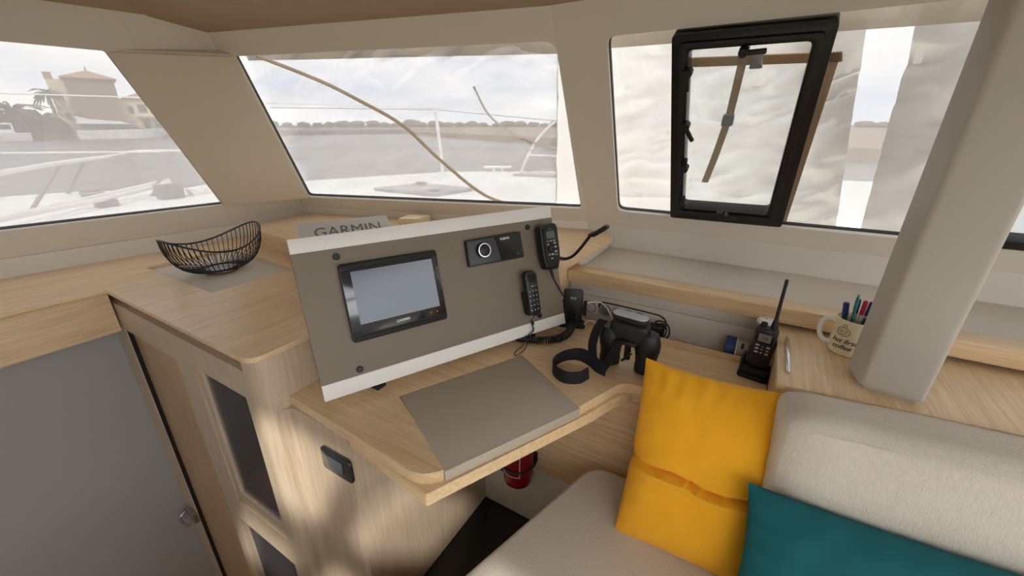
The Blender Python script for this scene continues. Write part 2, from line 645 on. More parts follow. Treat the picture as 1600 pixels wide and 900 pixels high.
# ceiling: two fabric panels rising inwards from the window walls
E = [W1.at(-2.6, .82), Vector((-1.928, .829, 1.715)), Vector((-.632, 1.268, 1.722)), W3.at(2.25, .852)]
I = [Vector((-1.55, -2.4, 1.83)), Vector((-1.60, .41, 1.83)), Vector((-.45, .72, 1.83)), Vector((2.25, .72, 1.83))]
EC = Vector((-1.846, .915, 1.712))
ceil_root = thing('ceiling', 'brown fabric ceiling of two panels rising from the windows', 'ceiling', (0, 0, 1.8))
ceil_root['kind'] = 'structure'
del ceil_root['category']
def ceil_piece(polys):
    b = BM()
    for poly in polys:
        a = [b.verts.new(p) for p in poly]
        c = [b.verts.new(Vector(p) + Vector((0, 0, .03))) for p in poly]
        b.faces.new(a)
        b.faces.new(c[::-1])
        for i in range(len(a)):
            b.faces.new((a[i], c[i], c[(i + 1) % len(a)], a[(i + 1) % len(a)]))
    bmesh.ops.recalc_face_normals(b, faces=b.faces)
    return b
g = Vector((.004, -.004, 0))
part('panel', ceil_piece([[E[0], E[1] - g, I[1] - g, I[0]]]), CEIL, ceil_root)
bm = ceil_piece([[E[1] + g, EC, E[2], I[2], I[1] + g], [E[2], E[3], I[3], I[2]]])
# flat middle; unseen skylight openings added to brighten and throw sun patches
prism(bm, [(-1.55, -2.4), (-1.60 + .004, .41 - .004), (-.45, .72), (2.25, .72), (2.25, -2.4)], 1.83, 1.86,
      holes=[[(-.36, -1.12), (-.06, -1.12), (-.06, -.86), (-.36, -.86)], [(.05, -1.12), (.30, -1.12), (.30, -.86), (.05, -.86)], [(-.36, -.74), (-.06, -.74), (-.06, -.47), (-.36, -.47)], [(.05, -.74), (.30, -.74), (.30, -.47), (.05, -.47)], [(.40, -2.25), (2.1, -2.25), (2.1, -.55), (.40, -.55)]])
part('panel', bm, CEIL, ceil_root)
part('seam', ceil_piece([[E[1] - g * 2 + Vector((0, 0, .012)), E[1] + g * 2 + Vector((0, 0, .012)), I[1] + g * 2 + Vector((0, 0, .012)), I[1] - g * 2 + Vector((0, 0, .012))]]), DARKGAP, ceil_root)

# floors, stairwell and the unseen half of the saloon
bm = BM()
prism(bm, [(-.90, -2.4), (2.25, -2.4), (2.25, 1.72), (-.90, 1.72)], -.05, 0)
struct('floor', bm, FLOOR, 'black saloon floor seen under the desk')
bm = BM()
prism(bm, [(-2.75, -2.4), (-.85, -2.4), (-.85, 1.7), (-2.10, 1.3)], -.75, -.70)
struct('floor_hull', bm, OAK_X, 'lower floor at the foot of the stairwell')
bm = BM()
box(bm, (-1.94, -2.4, -.75), (-1.90, .95, .76))
struct('wall_stairwell', bm, GREYWALL, 'grey lined wall of the stairwell below the port shelf')
bm = BM()
box(bm, (-.93, -2.4, -.70), (-.90, .44, -.05))
struct('wall_stair_side', bm, OAK_X, 'inner side of the stairwell')
bm = BM()
prism(bm, [(-2.9, -.75), (2.3, -.75), (2.3, 1.86), (-2.9, 1.86)], 0, .04, holes=[], M=frame((0, -2.36, 0), (1, 0, 0), (0, 0, 1)))
struct('wall_aft', bm, LINER, 'aft bulkhead behind the camera')
bm = BM()
prism(bm, [(-2.4, -.05), (1.76, -.05), (1.76, 1.86), (-2.4, 1.86)], 0, .04, holes=[[(-2.2, .66), (1.40, .66), (1.05, 1.79), (-2.2, 1.79)]], M=frame((2.23, 0, 0), (0, 1, 0), (0, 0, 1)))
struct('wall_starboard', bm, LINER, 'starboard side wall with its long window')
bm = BM()
prism(bm, [(-4.4, -6), (3.2, -6), (3.2, -2.42), (-4.4, -2.42)], -.1, -.01)
struct('bounce_slab', bm, DECK, 'unseen white slab aft of the bulkhead, added to bounce light')  # out of view, put in to reflect daylight

# sloping white pillar standing on the locker top
bm = BM()
base = rpoly([(.252, 1.124), (.261, 1.037), (.364, 1.021), (.384, 1.10), (.300, 1.14)], [.006, .012, .010, .012, .01], 4)
b = bmesh.new()
dz = 1.0
lo = [b.verts.new((x, y, .8622)) for x, y in base]
hi = [b.verts.new((x - .002 * dz, y - .09 * dz, .8622 + dz)) for x, y in base]
b.faces.new(lo[::-1])
b.faces.new(hi)
for i in range(len(lo)):
    j = (i + 1) % len(lo)
    b.faces.new((lo[i], lo[j], hi[j], hi[i]))
bmesh.ops.recalc_face_normals(b, faces=b.faces)
bmesh.ops.bevel(b, geom=[e for e in b.edges if abs(e.verts[0].co.z - .8622) < 1e-5 and abs(e.verts[1].co.z - .8622) < 1e-5], offset=.012, segments=3, affect='EDGES')
add(bm, b)
struct('pillar', bm, mat('grey_white_gelcoat', 'BCB6AA', .4, var=.02), 'thick white sloping pillar rising from the locker top')

# ---- windows: gasket, pane, outside covers
def ring_pts(h, d):
    cx = sum(p[0] for p in h) / len(h)
    cy = sum(p[1] for p in h) / len(h)
    out = []
    for i, p in enumerate(h):
        a, c = Vector(h[i - 1]), Vector(h[(i + 1) % len(h)])
        e = (c - a).normalized()
        nrm = Vector((-e.y, e.x))
        if nrm.dot(Vector((p[0] - cx, p[1] - cy))) > 0:
            nrm = -nrm
        out.append((p[0] + nrm.x * d, p[1] + nrm.y * d))
    return out

def window(n, W, hole, label):
    b = BM()
    prism(b, ring_pts(hole, -.004), .013, .026, M=W.M, holes=[ring_pts(hole, .003)])
    o = struct('window_%d' % n, b, GASKET, label)
    b = BM()
    prism(b, ring_pts(hole, .002), .016, .021, M=W.M)
    struct('pane', b, PANE, parent=o)
    return o

window(1, W1, hole1, 'raked port window looking onto the quay and villa')
window(2, W2, hole2, 'wide raked middle window looking onto the foredeck and estuary')
window(3, W3, hole3, 'raked window with the black opening hatch')
window(4, W3, hole4, 'window partly hidden right of the white pillar')
window(5, W1, hole1b, 'aft port window outside the picture')

def sheet(W, outline, o, amp, seed, n=46, freq=3.5):
    """cloth cover hanging outside a window, with soft creases"""
    us = [p[0] for p in outline]
    ws = [p[1] for p in outline]
    (a, b_, c, d) = outline        # bl, br, tr, tl
    bm = BM()
    g = []
    for j in range(n + 1):
        row = []
        for i in range(n * 2 + 1):
            s, t = i / (n * 2), j / n
            u = (a[0] * (1 - s) + b_[0] * s) * (1 - t) + (d[0] * (1 - s) + c[0] * s) * t
            v = (a[1] * (1 - s) + b_[1] * s) * (1 - t) + (d[1] * (1 - s) + c[1] * s) * t
            q = Vector((u * freq + v * 1.5, v * freq * 2.6 - u * freq * .8, seed))
            z = noise.noise(q) * amp + noise.noise(q * 2.3) * amp * .4 + (abs(noise.noise(q * .8 + Vector((5, 2, 1)))) - .2) * amp * 1.2
            z -= amp * .22 * max(0.0, 1 - abs(noise.noise(q * .45 + Vector((9, 4, 7)))) * 5)
            row.append(bm.verts.new(W.at(u, v, o + z)))
        g.append(row)
    for j in range(n):
        for i in range(n * 2):
            bm.faces.new((g[j][i], g[j][i + 1], g[j + 1][i + 1], g[j + 1][i]))
    return bm

solo('window_cover', sheet(W1, [(-1.05, .05), (.78, .05), (.47, .79), (-1.05, .79)], .065, .002, 1), SCREEN_CLOTH, 'white mesh sun cover stretched outside the port window', 'cover', 'mesh sun covers outside the windows', sm=80)
r2 = thing('window_cover', 'creased white mesh sun cover outside the middle window with a diagonal cord', 'cover', W2.at(-.6, .03, .06), 'mesh sun covers outside the windows')
part('mesh_sheet', sheet(W2, [(-1.47, .0), (-.012, .0), (.026, .735), (-1.33, .735)], .08, .030, 3, freq=5), SCREEN_CLOTH, r2, sm=80)
part('top_hem', sheet(W2, [(-1.22, .700), (.065, .678), (.05, .80), (-1.19, .80)], .075, .002, 4, 10), HEM_CLOTH, r2, 'beige hem along the top', sm=80)
part('side_flap', sheet(W2, [(-.018, .02), (.17, .02), (.06, .735), (.020, .735)], .10, .004, 9, 14), TENT_CLOTH, r2, 'doubled white flap at the side', sm=80)
bm = BM()
tube(bm, [W2.at(u, v, .045) for u, v in ((-1.135, .727), (-1.115, .719), (-.914, .628), (-.781, .549), (-.625, .438), (-.502, .271), (-.331, .085), (-.126, .022), (.023, .012))], .0068, 8, 6)
part('cord', bm, CORD, r2, 'beige cord')
bm = BM()
tube(bm, [W2.at(u, v, .095) for u, v in ((-.303, .566), (-.263, .451), (-.171, .369), (-.046, .312), (-.018, .300))], .004, 6, 6)
part('cord', bm, CORD, r2, 'short strand behind the mesh in place of a fold shadow')  # thin strand drawn as the faint shadow of a fold
r3 = thing('window_cover', 'white mesh strip beside the black hatch, edged by a tan hem', 'cover', W3.at(0, .03, .06), 'mesh sun covers outside the windows')
part('mesh_sheet', sheet(W3, [(.10, -.08), (.50, -.08), (.45, .80), (.0, .80)], .27, .003, 5), SCREEN_CLOTH, r3, sm=80)
part('top_hem', sheet(W3, [(-.535, .690), (.45, .672), (.44, .80), (-.53, .80)], .075, .002, 6, 10), HEM_CLOTH, r3, 'beige hem along the top', sm=80)
bm = BM()
prism(bm, [(-.250, .622), (.112, .612), (.106, .636), (-.250, .648)], .058, .063, M=W3.M)
part('hem_strip', bm, TANHEM, r3, 'tan hem strip across the hatch')
bm = BM()
prism(bm, [(.080, .040), (.094, .040), (.104, .636), (.080, .636)], .058, .064, M=W3.M)
part('hem_strip', bm, TANHEM, r3, 'tan hem strip beside the hatch')
solo('window_cover', sheet(W3, [(.54, .02), (1.98, .02), (1.98, .79), (.47, .79)], .07, .003, 8), SCREEN_CLOTH, 'white mesh sun cover outside the window right of the pillar', 'cover', 'mesh sun covers outside the windows', sm=80)
solo('awning_cloth', sheet(W3, [(-.60, -.10), (.266, -.10), (.125, .80), (-.57, .80)], .17, .055, 11, n=60, freq=4.5), TENT_CLOTH, 'creased white awning cloth outside the hatch, left of the gap', 'awning', 'awning cloths outside', sm=80)
solo('awning_cloth', sheet(W3, [(.336, -.10), (.64, -.10), (.57, .80), (.228, .80)], .17, .045, 12, 30, freq=4.5), TENT_CLOTH, 'white awning cloth outside, between the gap and the pillar', 'awning', 'awning cloths outside', sm=80)

# ---- black opening hatch in window 3
hroot = thing('window_hatch', 'black framed opening hatch with levers set in the window', 'hatch', W3.at(-.1, .10, .0))
bm = BM()
prism(bm, rpoly([(-.283, .098), (.079, .104), (.078, .744), (-.286, .747)], .012), -.022, .028, M=W3.M, holes=[rpoly([(-.241, .150), (.030, .153), (.036, .704), (-.242, .706)], .014)], bev=.004)
part('frame', bm, HATCHBLK, hroot)
bm = BM()
prism(bm, [(-.242, .149), (.033, .152), (.038, .706), (-.243, .707)], .014, .019, M=W3.M)
part('pane', bm, PANE, hroot)
bm = BM()
prism(bm, rpoly([(-.262, .125), (.055, .128), (.057, .724), (-.264, .728)], .012), -.030, -.022, M=W3.M, holes=[rpoly([(-.248, .142), (.038, .145), (.043, .711), (-.249, .714)], .012)], bev=.002)
part('inner_trim', bm, BLACK, hroot)
def lever(u, v, ang, ln):
    b = BM()
    M = W3.M @ Matrix.Translation((u, v, 0))
    lathe(b, [(.011, -.045), (.012, -.040), (.012, -.022), (.010, -.020)], 14, M)
    box(b, (-.006, 0, -.047), (.006, ln, -.036), .003, M @ Matrix.Rotation(R(ang), 4, 'Z'))
    part('lever', b, BLACK, hroot)
lever(-.108, .697, -88, .052)
lever(-.238, .652, 180, .050)
lever(-.238, .490, 205, .052)
lever(-.236, .335, -5, .045)
lever(-.237, .182, -5, .042)
lever(-.114, .148, 90, .02)
lever(-.095, .140, -90, .035)
bm = BM()
box(bm, (-.135, .120, -.036), (-.07, .140, -.022), .003, W3.M)
part('latch', bm, BLACK, hroot)
# webbing strap with buckle hanging outside the hatch
sroot = thing('webbing_strap', 'beige webbing strap with a buckle hanging outside the hatch', 'strap', W3.at(-.15, .21, .05))
bm = BM()
ribbon(bm, [W3.at(-.112, .672, .052), W3.at(-.118, .60, .056), W3.at(-.132, .455, .058)], [W3.t * .022] * 3, .002)
part('webbing', bm, BEIGE, sroot)
bm = BM()
ribbon(bm, [W3.at(-.134, .450, .056), W3.at(-.157, .33, .056), W3.at(-.183, .213, .054)], [W3.t * .022] * 3, .002)
part('webbing', bm, BEIGE, sroot)
bm = BM()
prism(bm, rpoly([(-.152, .436), (-.118, .436), (-.116, .474), (-.148, .474)], .006), .050, .060, M=W3.M, bev=.002)
part('buckle', bm, GREYPL, sroot)
bm = BM()
prism(bm, rpoly([(-.098, .61), (-.063, .61), (-.068, .63), (-.063, .655), (-.098, .655), (-.092, .63)], .006), .050, .060, M=W3.M, bev=.002)
part('clip', bm, GREYPL, sroot, 'grey plastic clip beside the webbing')

# black bottom bar of the hatch right of the pillar
hr2 = thing('window_hatch', 'black hatch frame glimpsed right of the white pillar', 'hatch', W3.at(.9, .10, .0))
bm = BM()
prism(bm, rpoly([(.505, .098), (1.0, .104), (1.0, .744), (.505, .747)], .012), -.012, .028, M=W3.M, holes=[rpoly([(.545, .128), (.96, .130), (.96, .704), (.545, .706)], .014)], bev=.004)
part('frame', bm, HATCHBLK, hr2)
bm = BM()
prism(bm, [(.544, .127), (.961, .129), (.961, .705), (.544, .707)], .014, .019, M=W3.M)
part('pane', bm, PANE, hr2)

# ================================================================== LEFT COUNTER
wt = thing('worktop', 'pale oak worktop in the port corner with a recessed grey mat', 'worktop', (-1.4, .8, .845))
top_out = rpoly([(-1.815, .386), (-.945, .386), (-.945, .90), (-1.1, 1.25), (-2.065, 1.285), (-2.32, -.02), (-2.68, -2.3), (-1.83, -2.3), (-1.83, .15)], [0, .045, 0, 0, 0, 0, 0, 0, 0], 6)
inset = [(-1.98, .554), (-1.478, .554), (-1.478, .852), (-1.98, .852)]
bm = BM()
prism(bm, top_out, .877, .890, holes=[inset])
part('top', bm, OAK_Y, wt)
bm = BM()
prism(bm, [(p[0] * .9995, p[1]) for p in ((-1.985, .55), (-1.473, .55), (-1.473, .856), (-1.985, .856))], .862, .8772)
part('inset_mat', bm, INSET, wt, 'grey mat set into the worktop')
bm = BM()
prism(bm, [(-1.83, -2.3), (-1.805, -2.3), (-1.805, .386), (-1.83, .386)], .740, .8768)
part('fascia', bm, OAK_Y, wt, 'oak fascia under the port shelf')

cb = thing('galley_cabinet', 'oak cabinet under the worktop with a glazed door and rounded corner', 'cabinet', (-1.4, .6, -.70))
bm = BM()
# outer shell with a window cut for the glazed door (front face at y = .392)
F = frame((0, .392, 0), (1, 0, 0), (0, 0, 1))       # local (x, z, -y)
F = Matrix(((1, 0, 0, 0), (0, 0, 1, .392), (0, 1, 0, 0), (0, 0, 0, 1)))
prism(bm, [(-1.898, -.70), (-1.0005, -.70), (-1.0005, .842), (-1.898, .842)], 0, .02, M=F,
      holes=[[(-1.795, -.69), (-1.415, -.69), (-1.415, .745), (-1.795, .745)], [(-1.30, .24), (-1.022, .24), (-1.022, .765), (-1.30, .765)], [(-1.345, -.40), (-1.02, -.40), (-1.02, .135), (-1.345, .135)]])
part('carcass', bm, OAK_PALE, cb)
bm = BM()
prism(bm, [(-1.898, .83), (-1.0005, .83), (-1.0005, .8768), (-1.898, .8768)], .030, .034, M=F)
part('finger_groove', bm, OAK_PALE, cb, 'shadow groove under the worktop edge')
bm = BM()
prism(bm, rpoly([(-1.0, .392), (-.945, .392), (-.945, .452), (-.725, .452), (-.725, 1.005), (-.752, 1.005), (-.752, .475), (-.965, .475), (-.965, .415), (-1.0, .415)], [0, .05, .03, 0, 0, 0, 0, 0, .03, 0], 8), -.70, .7215)
prism(bm, rpoly([(-1.0, .392), (-.945, .392), (-.945, .95), (-.965, .95), (-.965, .415), (-1.0, .415)], [0, .05, 0, 0, .03, 0], 8), .7215, .8768)
part('rounded_end', bm, OAK_PALE, cb, 'rounded oak end panel')
bm = BM()
prism(bm, [(-1.79, -.69), (-1.42, -.69), (-1.42, .74), (-1.79, .74)], .016, .034, M=F)
d = part('door', bm, OAK_Z, cb, 'plain recessed oak door')
bm = BM()
prism(bm, [(-1.30, .235), (-1.022, .235), (-1.022, .765), (-1.30, .765)], .004, .022, M=F, holes=[[(-1.268, .290), (-1.036, .290), (-1.036, .748), (-1.268, .748)]], bev=.002)
d = part('glass_door', bm, OAK_PALE, cb)
bm = BM()
prism(bm, [(-1.27, .288), (-1.034, .288), (-1.034, .750), (-1.27, .750)], .012, .016, M=F)
part('pane', bm, CABGLASS, d)
bm = BM()
box(bm, (-1.32, .62, .20), (-1.0, .64, .80))
box(bm, (-1.32, .42, .262), (-1.0, .63, .28))
part('interior', bm, OAK_Z, cb, 'inside of the glazed compartment')
bm = BM()
prism(bm, [(-1.344, -.399), (-1.021, -.399), (-1.021, .134), (-1.344, .134)], .02, .04, M=F)
part('lower_panel', bm, mat('navy_panel', '30353F', 0.35), cb, 'dark blue panel in the low niche')
bm = BM()
box(bm, (-1.7955, .396, -.69), (-1.789, .42, .745))
part('door_gap', bm, DARKGAP, cb, 'dark gap beside the door')
bm = BM()
box(bm, (-1.86, .374, -.175), (-1.79, .392, -.125), .004)
tube(bm, [(-1.85, .372, -.13), (-1.85, .35, -.145), (-1.82, .345, -.16), (-1.795, .355, -.16), (-1.79, .372, -.145)], .006, 8, 4)
part('latch', bm, STEEL, cb, 'steel door latch')
# wine glasses behind the pane
gm = glass('drinking_glass', (.85, .85, .9))
for gx, gy in ((-1.20, .50), (-1.13, .53)):
    bm = BM()
    lathe(bm, [(.03, 0), (.03, .003), (.004, .006), (.004, .07), (.02, .085), (.034, .12), (.030, .16), (.028, .16), (.031, .12), (.018, .09), (.001, .088)], 16, T(gx, gy, .281))
    solo('wine_glass', bm, gm, 'stemmed wine glass behind the cabinet pane, ' + ('left of the pair' if gx < -1.15 else 'right of the pair beside the lamp'), 'glass', 'wine glasses in the cabinet')
bm = BM()
lathe(bm, [(.006, 0), (.007, .004), (.004, .01)], 10, T(-1.055, .44, .42))
lathe(bm, [(.012, 0), (.012, .139)], 10, T(-1.055, .44, .281))
solo('indicator_lamp', bm, mat('violet_lamp', '6A4AE0', .4, emit=('5A3CF0', 1.2)), 'small violet lamp glowing behind the cabinet pane', 'lamp')

# dark switch plate on the rounded end
sw = thing('switch_plate', 'dark grey diamond-cornered switch plate on the oak end panel', 'switch', (-.77, .445, .585))
bm = BM()
prism(bm, rpoly([(-.828, .585), (-.717, .585), (-.717, .655), (-.828, .655)], .012), 0, .010, M=Matrix(((1, 0, 0, 0), (0, 0, -1, .4515), (0, 1, 0, 0), (0, 0, 0, 1))), bev=.003)
part('plate', bm, mat('dark_plate', '2A2C30', .2, coat=.5), sw)
bm = BM()
prism(bm, rpoly([(-.80, .60), (-.745, .60), (-.745, .64), (-.80, .64)], .008), .010, .014, M=Matrix(((1, 0, 0, 0), (0, 0, -1, .4515), (0, 1, 0, 0), (0, 0, 0, 1))), bev=.002)
part('rocker', bm, mat('grey_rocker', '565C60', .3), sw)

# ================================================================== RAISED LEDGE
lr = thing('oak_ledge', 'raised oak ledge running under the middle window behind the instrument panel', 'ledge', (-1.2, 1.3, .75))
led = rpoly([(-1.975, .955), (-1.575, .918), (-1.15, .66), (-.93, .78), (-.70, 1.12), (-.566, 1.20), (-.524, 1.26), (-.511, 1.46), (-.50, 1.67), (-.545, 1.716), (-.64, 1.716), (-2.07, 1.289), (-2.062, 1.25)], [0, .02, .02, 0, 0, .02, .02, 0, .03, 0, 0, 0, 0], 3)
bm = BM()
prism(bm, led, .938, .966, bev=.002)
part('top', bm, OAK_X, lr)
bm = BM()
prism(bm, [(-1.955, .975), (-1.575, .936), (-1.16, .68), (-1.05, .72), (-1.05, 1.22), (-2.03, 1.26)], .8905, .939)
prism(bm, [(-.94, .94), (-.65, 1.15), (-.585, 1.21), (-.548, 1.26), (-.546, 1.70), (-.94, 1.60)], .7515, .939)
part('front', bm, OAK_X, lr)
bm = BM()
box(bm, (-.545, 1.375, .9005), (-.530, 1.70, .938))
part('end_lining', bm, GELCOAT, lr, 'white end below the ledge')
# small pale block lying on the ledge
bm = BM()
prism(bm, [(-1.41, 1.33), (-1.33, 1.37), (-1.34, 1.47), (-1.44, 1.43)], .967, 1.0, bev=.002)
solo('wood_block', bm, mat('pale_beech', 'E8D5B0', .5), 'small pale wooden block on the ledge behind the instrument panel', 'block')

# ================================================================== WIRE BOWL
bx, by, bz = -1.726, .704, .8774
br = thing('wire_bowl', 'black wire fruit bowl with a wavy rim on the grey mat', 'bowl', (bx, by, bz))
def rimp(a):
    # long axis swings with the image: two high horns
    rx, ry = .166, .118
    h = .128 + .030 * math.cos(2 * a)
    ang = R(93)
    x, y = rx * math.cos(a), ry * math.sin(a)
    return Vector((bx + x * math.cos(ang) - y * math.sin(ang), by + x * math.sin(ang) + y * math.cos(ang), bz + h))
bm = BM()
tube(bm, [rimp(2 * PI * i / 72) for i in range(72)], .0032, 6, closed=True)
part('rim', bm, WIRE_M, br)
bm = BM()
lathe(bm, [(.052, .0), (.056, .003), (.056, .005), (.052, .007), (.048, .005)], 32, T(bx, by, bz))
part('base', bm, COPPER, br, 'copper-coloured base ring')
bm = BM()
lathe(bm, [(.0505, .006), (.0505, .0085), (.002, .0085)], 32, T(bx, by, bz))
part('base_plate', bm, mat('grey_blue_plate', '9AA0AC', .4), br, 'grey-blue plate inside the base')
bm = BM()
tube(bm, [(bx + .052 * math.cos(2 * PI * i / 32), by + .052 * math.sin(2 * PI * i / 32), bz + .015) for i in range(32)], .0035, 6, closed=True)
part('base_ring', bm, WIRE_M, br)
NW = 56
for i in range(NW):
    a = 2 * PI * (i + .5) / NW
    p1 = rimp(a)
    ang = R(93)
    x, y = .052 * math.cos(a), .052 * math.sin(a)
    p0 = Vector((bx + x * math.cos(ang) - y * math.sin(ang), by + x * math.sin(ang) + y * math.cos(ang), bz + .014))
    h = p1.z - p0.z
    pts = []
    for k in range(9):
        t = k / 8
        f = math.sin(t * PI / 2) ** .85
        pts.append((p0.x + (p1.x - p0.x) * f, p0.y + (p1.y - p0.y) * f, p0.z + h * (1 - math.cos(t * PI / 2)) ** 1.05))
    bm = BM()
    tube(bm, pts, .0016, 4)
    part('wire', bm, WIRE_M, br)

# ================================================================== NAV DESK
nd = thing('nav_desk', 'oak chart table with a grey flap below the instrument panel', 'desk', (-.4, .8, .69))
desk = rpoly([(-.943, .458), (-.80, .452), (-.468, .434), (-.446, .475), (-.286, .806), (-.231, .948), (-.198, .968), (-.138, .966), (.110, .985), (.110, 1.236), (-.943, 1.236)], [0, 0, .045, 0, 0, .015, .015, .02, 0, 0, 0], 6)
flap = [(-.446, .479), (-.289, .802), (-.529, .938), (-.698, .602)]
fl2 = [(-.440, .464), (-.276, .800), (-.531, .942), (-.702, .601)]
bm = BM()
prism(bm, desk, .722, .750, holes=[[(-.4585, .4845), (-.300, .806), (-.531, .941), (-.701, .602)]])
part('top', bm, OAK_X, nd)
bm = BM()
prism(bm, [(-.447, .474), (-.288, .800), (-.5285, .9365), (-.6975, .603)], .724, .7512, bev=.0015)
prism(bm, [(-.440, .470), (-.282, .797), (-.300, .806), (-.458, .479)], .7235, .7508, bev=.0015)
part('flap', bm, TAUPE, nd, 'grey-brown vinyl lifting flap')
bm = BM()
prism(bm, rpoly([(-.72, .455), (-.455, .427), (-.262, .838), (-.236, .910), (-.200, .975), (-.14, .985), (.110, .992), (.110, 1.02), (-.25, 1.02), (-.30, .92), (-.48, .50), (-.72, .49)], [0, .004, .006, .006, .006, 0, 0, 0, 0, 0, 0, 0], 3), .690, .7218)
part('apron', bm, OAK_X, nd)
bm = BM()
box(bm, (-.525, .452, .660), (-.49, .468, .690), .003)
part('catch', bm, BLACKM, nd, 'small black catch under the front edge')
bm = BM()
prism(bm, [(-.542, 1.236), (.110, 1.236), (.110, 1.250), (-.542, 1.250)], .690, .764, bev=.001)
box(bm, (-.542, 1.25, .70), (.110, 1.3195, .722))
part('back_rail', bm, OAK_X, nd, 'low oak rail along the back')

# wall and step under the desk
bm = BM()
box(bm, (-.75, 1.006, .255), (.1115, 1.03, .690))
struct('wall_under_desk', bm, OAK_X, 'oak panel under the chart table')
bm = BM()
box(bm, (-.75, 1.000, -.01), (.1115, 1.03, .255), .004)
struct('trim_5', bm, GELCOAT, 'white step at the foot of the wall under the desk')

# ================================================================== BACK PANEL, SHELF AND FIDDLE
bm = BM()
box(bm, (-.543, 1.330, .70), (2.2, 1.345, .8715))
box(bm, (-.543, 1.320, .70), (.106, 1.330, .827), .002)
box(bm, (-.543, 1.322, .840), (.106, 1.330, .8715), .001)
struct('trim_6', bm, GELCOAT, 'white upright panel with a groove behind the chart table')
sh = thing('window_shelf', 'long shelf below the hatch window with an oak fiddle rail', 'shelf', (.7, 1.45, .85))
bm = BM()
prism(bm, [(-.53, 1.37), (2.2, 1.37), (2.2, 1.717), (-.53, 1.717)], .872, .900)
part('base', bm, INSET, sh, 'grey vinyl shelf surface')
bm = BM()
box(bm, (-.545, 1.300, .872), (2.2, 1.372, .918), .002)
part('fiddle_rail', bm, OAK_X, sh)

# ================================================================== LOCKER TOP
lk = thing('locker', 'oak locker top beside the chart table carrying mug and pillar', 'locker', (.6, 1.15, .0))
bm = BM()
prism(bm, [(.1105, .966), (.136, .970), (.55, 1.018), (2.2, 1.018), (2.2, 1.328), (.1105, 1.328)], .832, .862, bev=.002)
part('top', bm, OAK_Y, lk)
bm = BM()
prism(bm, [(.1120, .970), (.136, .974), (.55, 1.022), (2.2, 1.022), (2.2, 1.318), (.1120, 1.318)], .0, .8322)
part('body', bm, OAK_Y, lk)

# ================================================================== INSTRUMENT PANEL
PM = frame((-.811, .470, .775), (.424, .906, 0), (-.25, .117, .961))     # u along, v up the face, o out of it
def pv(u, v, o=0):
    return PM @ Vector((u, v, o))
def pplate(bm, pts, o0, o1, bev=0, holes=()):
    prism(bm, pts, o0, o1, bev, PM, holes)

ip = thing('instrument_panel', 'tilted grey instrument panel with white top and bottom strips on the chart table', 'panel', (-.65, .85, .752))
bm = BM()
pplate(bm, [(0, .040), (.765, .036), (.768, .357), (-.001, .361)], -.018, 0)
part('face_plate', bm, TAUPE_PANEL, ip)
bm = BM()
pplate(bm, [(-.001, .3612), (.768, .3572), (.770, .396), (-.001, .396)], -.020, .0005, .001)
part('top_strip', bm, WHITE, ip, 'white strip along the top')
bm = BM()
pplate(bm, [(0, 0), (.765, 0), (.765, .0358), (0, .0398)], -.020, .0005, .001)
part('bottom_strip', bm, WHITE, ip, 'white strip along the bottom')
bm = BM()
ply = [(.05, -.019), (.735, -.019), (.70, -.072), (.66, -.076), (.36, -.045), (.08, -.030)]
prism(bm, ply, .03, .3955, M=PM @ Matrix(((1, 0, 0, 0), (0, 0, 1, 0), (0, 1, 0, 0), (0, 0, 0, 1))))
part('housing', bm, GELCOAT, ip, 'white housing behind the face')
for u in (.12, .62):
    bm = BM()
    box(bm, (u, .002, -.045), (u + .03, .03, -.019), M=PM)
    p = pv(u + .015, 0, -.03)
    box(bm, (p.x - .014, p.y - .014, .7505), (p.x + .014, p.y + .014, p.z + .012))
    part('foot', bm, BLACKM, ip, 'black foot')
for u, v in ((.095, .341), (.667, .338), (.093, .054), (.663, .052)):
    bm = BM()
    lathe(bm, [(.0085, 0), (.0085, .003), (.007, .0045), (.0045, .0045), (.004, .003)], 16, PM @ Matrix.Translation((u, v, .0005)))
    part('screw', bm, BLACK, ip, 'round black screw head')

cp = thing('chart_plotter', 'large chart plotter with a reflecting screen in the left of the panel', 'plotter', pv(.218, .124))
bm = BM()
pplate(bm, rpoly([(.090, .124), (.3455, .1235), (.3465, .3175), (.0915, .3205)], .009, 4), .0005, .013, .002)
part('bezel', bm, BLACK, cp)
bm = BM()
pplate(bm, [(.0925, .142), (.3440, .1415), (.3445, .302), (.0935, .305)], .0125, .0145, .0006)
part('glass', bm, SCREEN, cp, 'dark mirror-like glass')
bm = BM()
pplate(bm, [(.115, .166), (.328, .165), (.328, .296), (.116, .299)], .0140, .0148)
part('display', bm, mat('pale_display', '2C343F', .2, spec=.6, coat=.35, emit=('8FA3BA', .05)), cp, 'pale blue display area')
text('logo', 'GARMIN', .0095, PM @ Matrix.Translation((.222, .152, .0146)), LABELW, cp, bold=.0002)
for u in (.300, .318):
    bm = BM()
    lathe(bm, [(.0022, 0), (.0022, .0004)], 8, PM @ Matrix.Translation((u, .152, .0145)))
    part('light', bm, LABELG, cp)
for v0, v1 in ((.126, .137), (.308, .317)):
    bm = BM()
    pplate(bm, rpoly([(.093, v0), (.343, v0), (.343, v1), (.094, v1)], .003), .0125, .0150, .001)
    part('trim_bar', bm, BLACKM, cp)

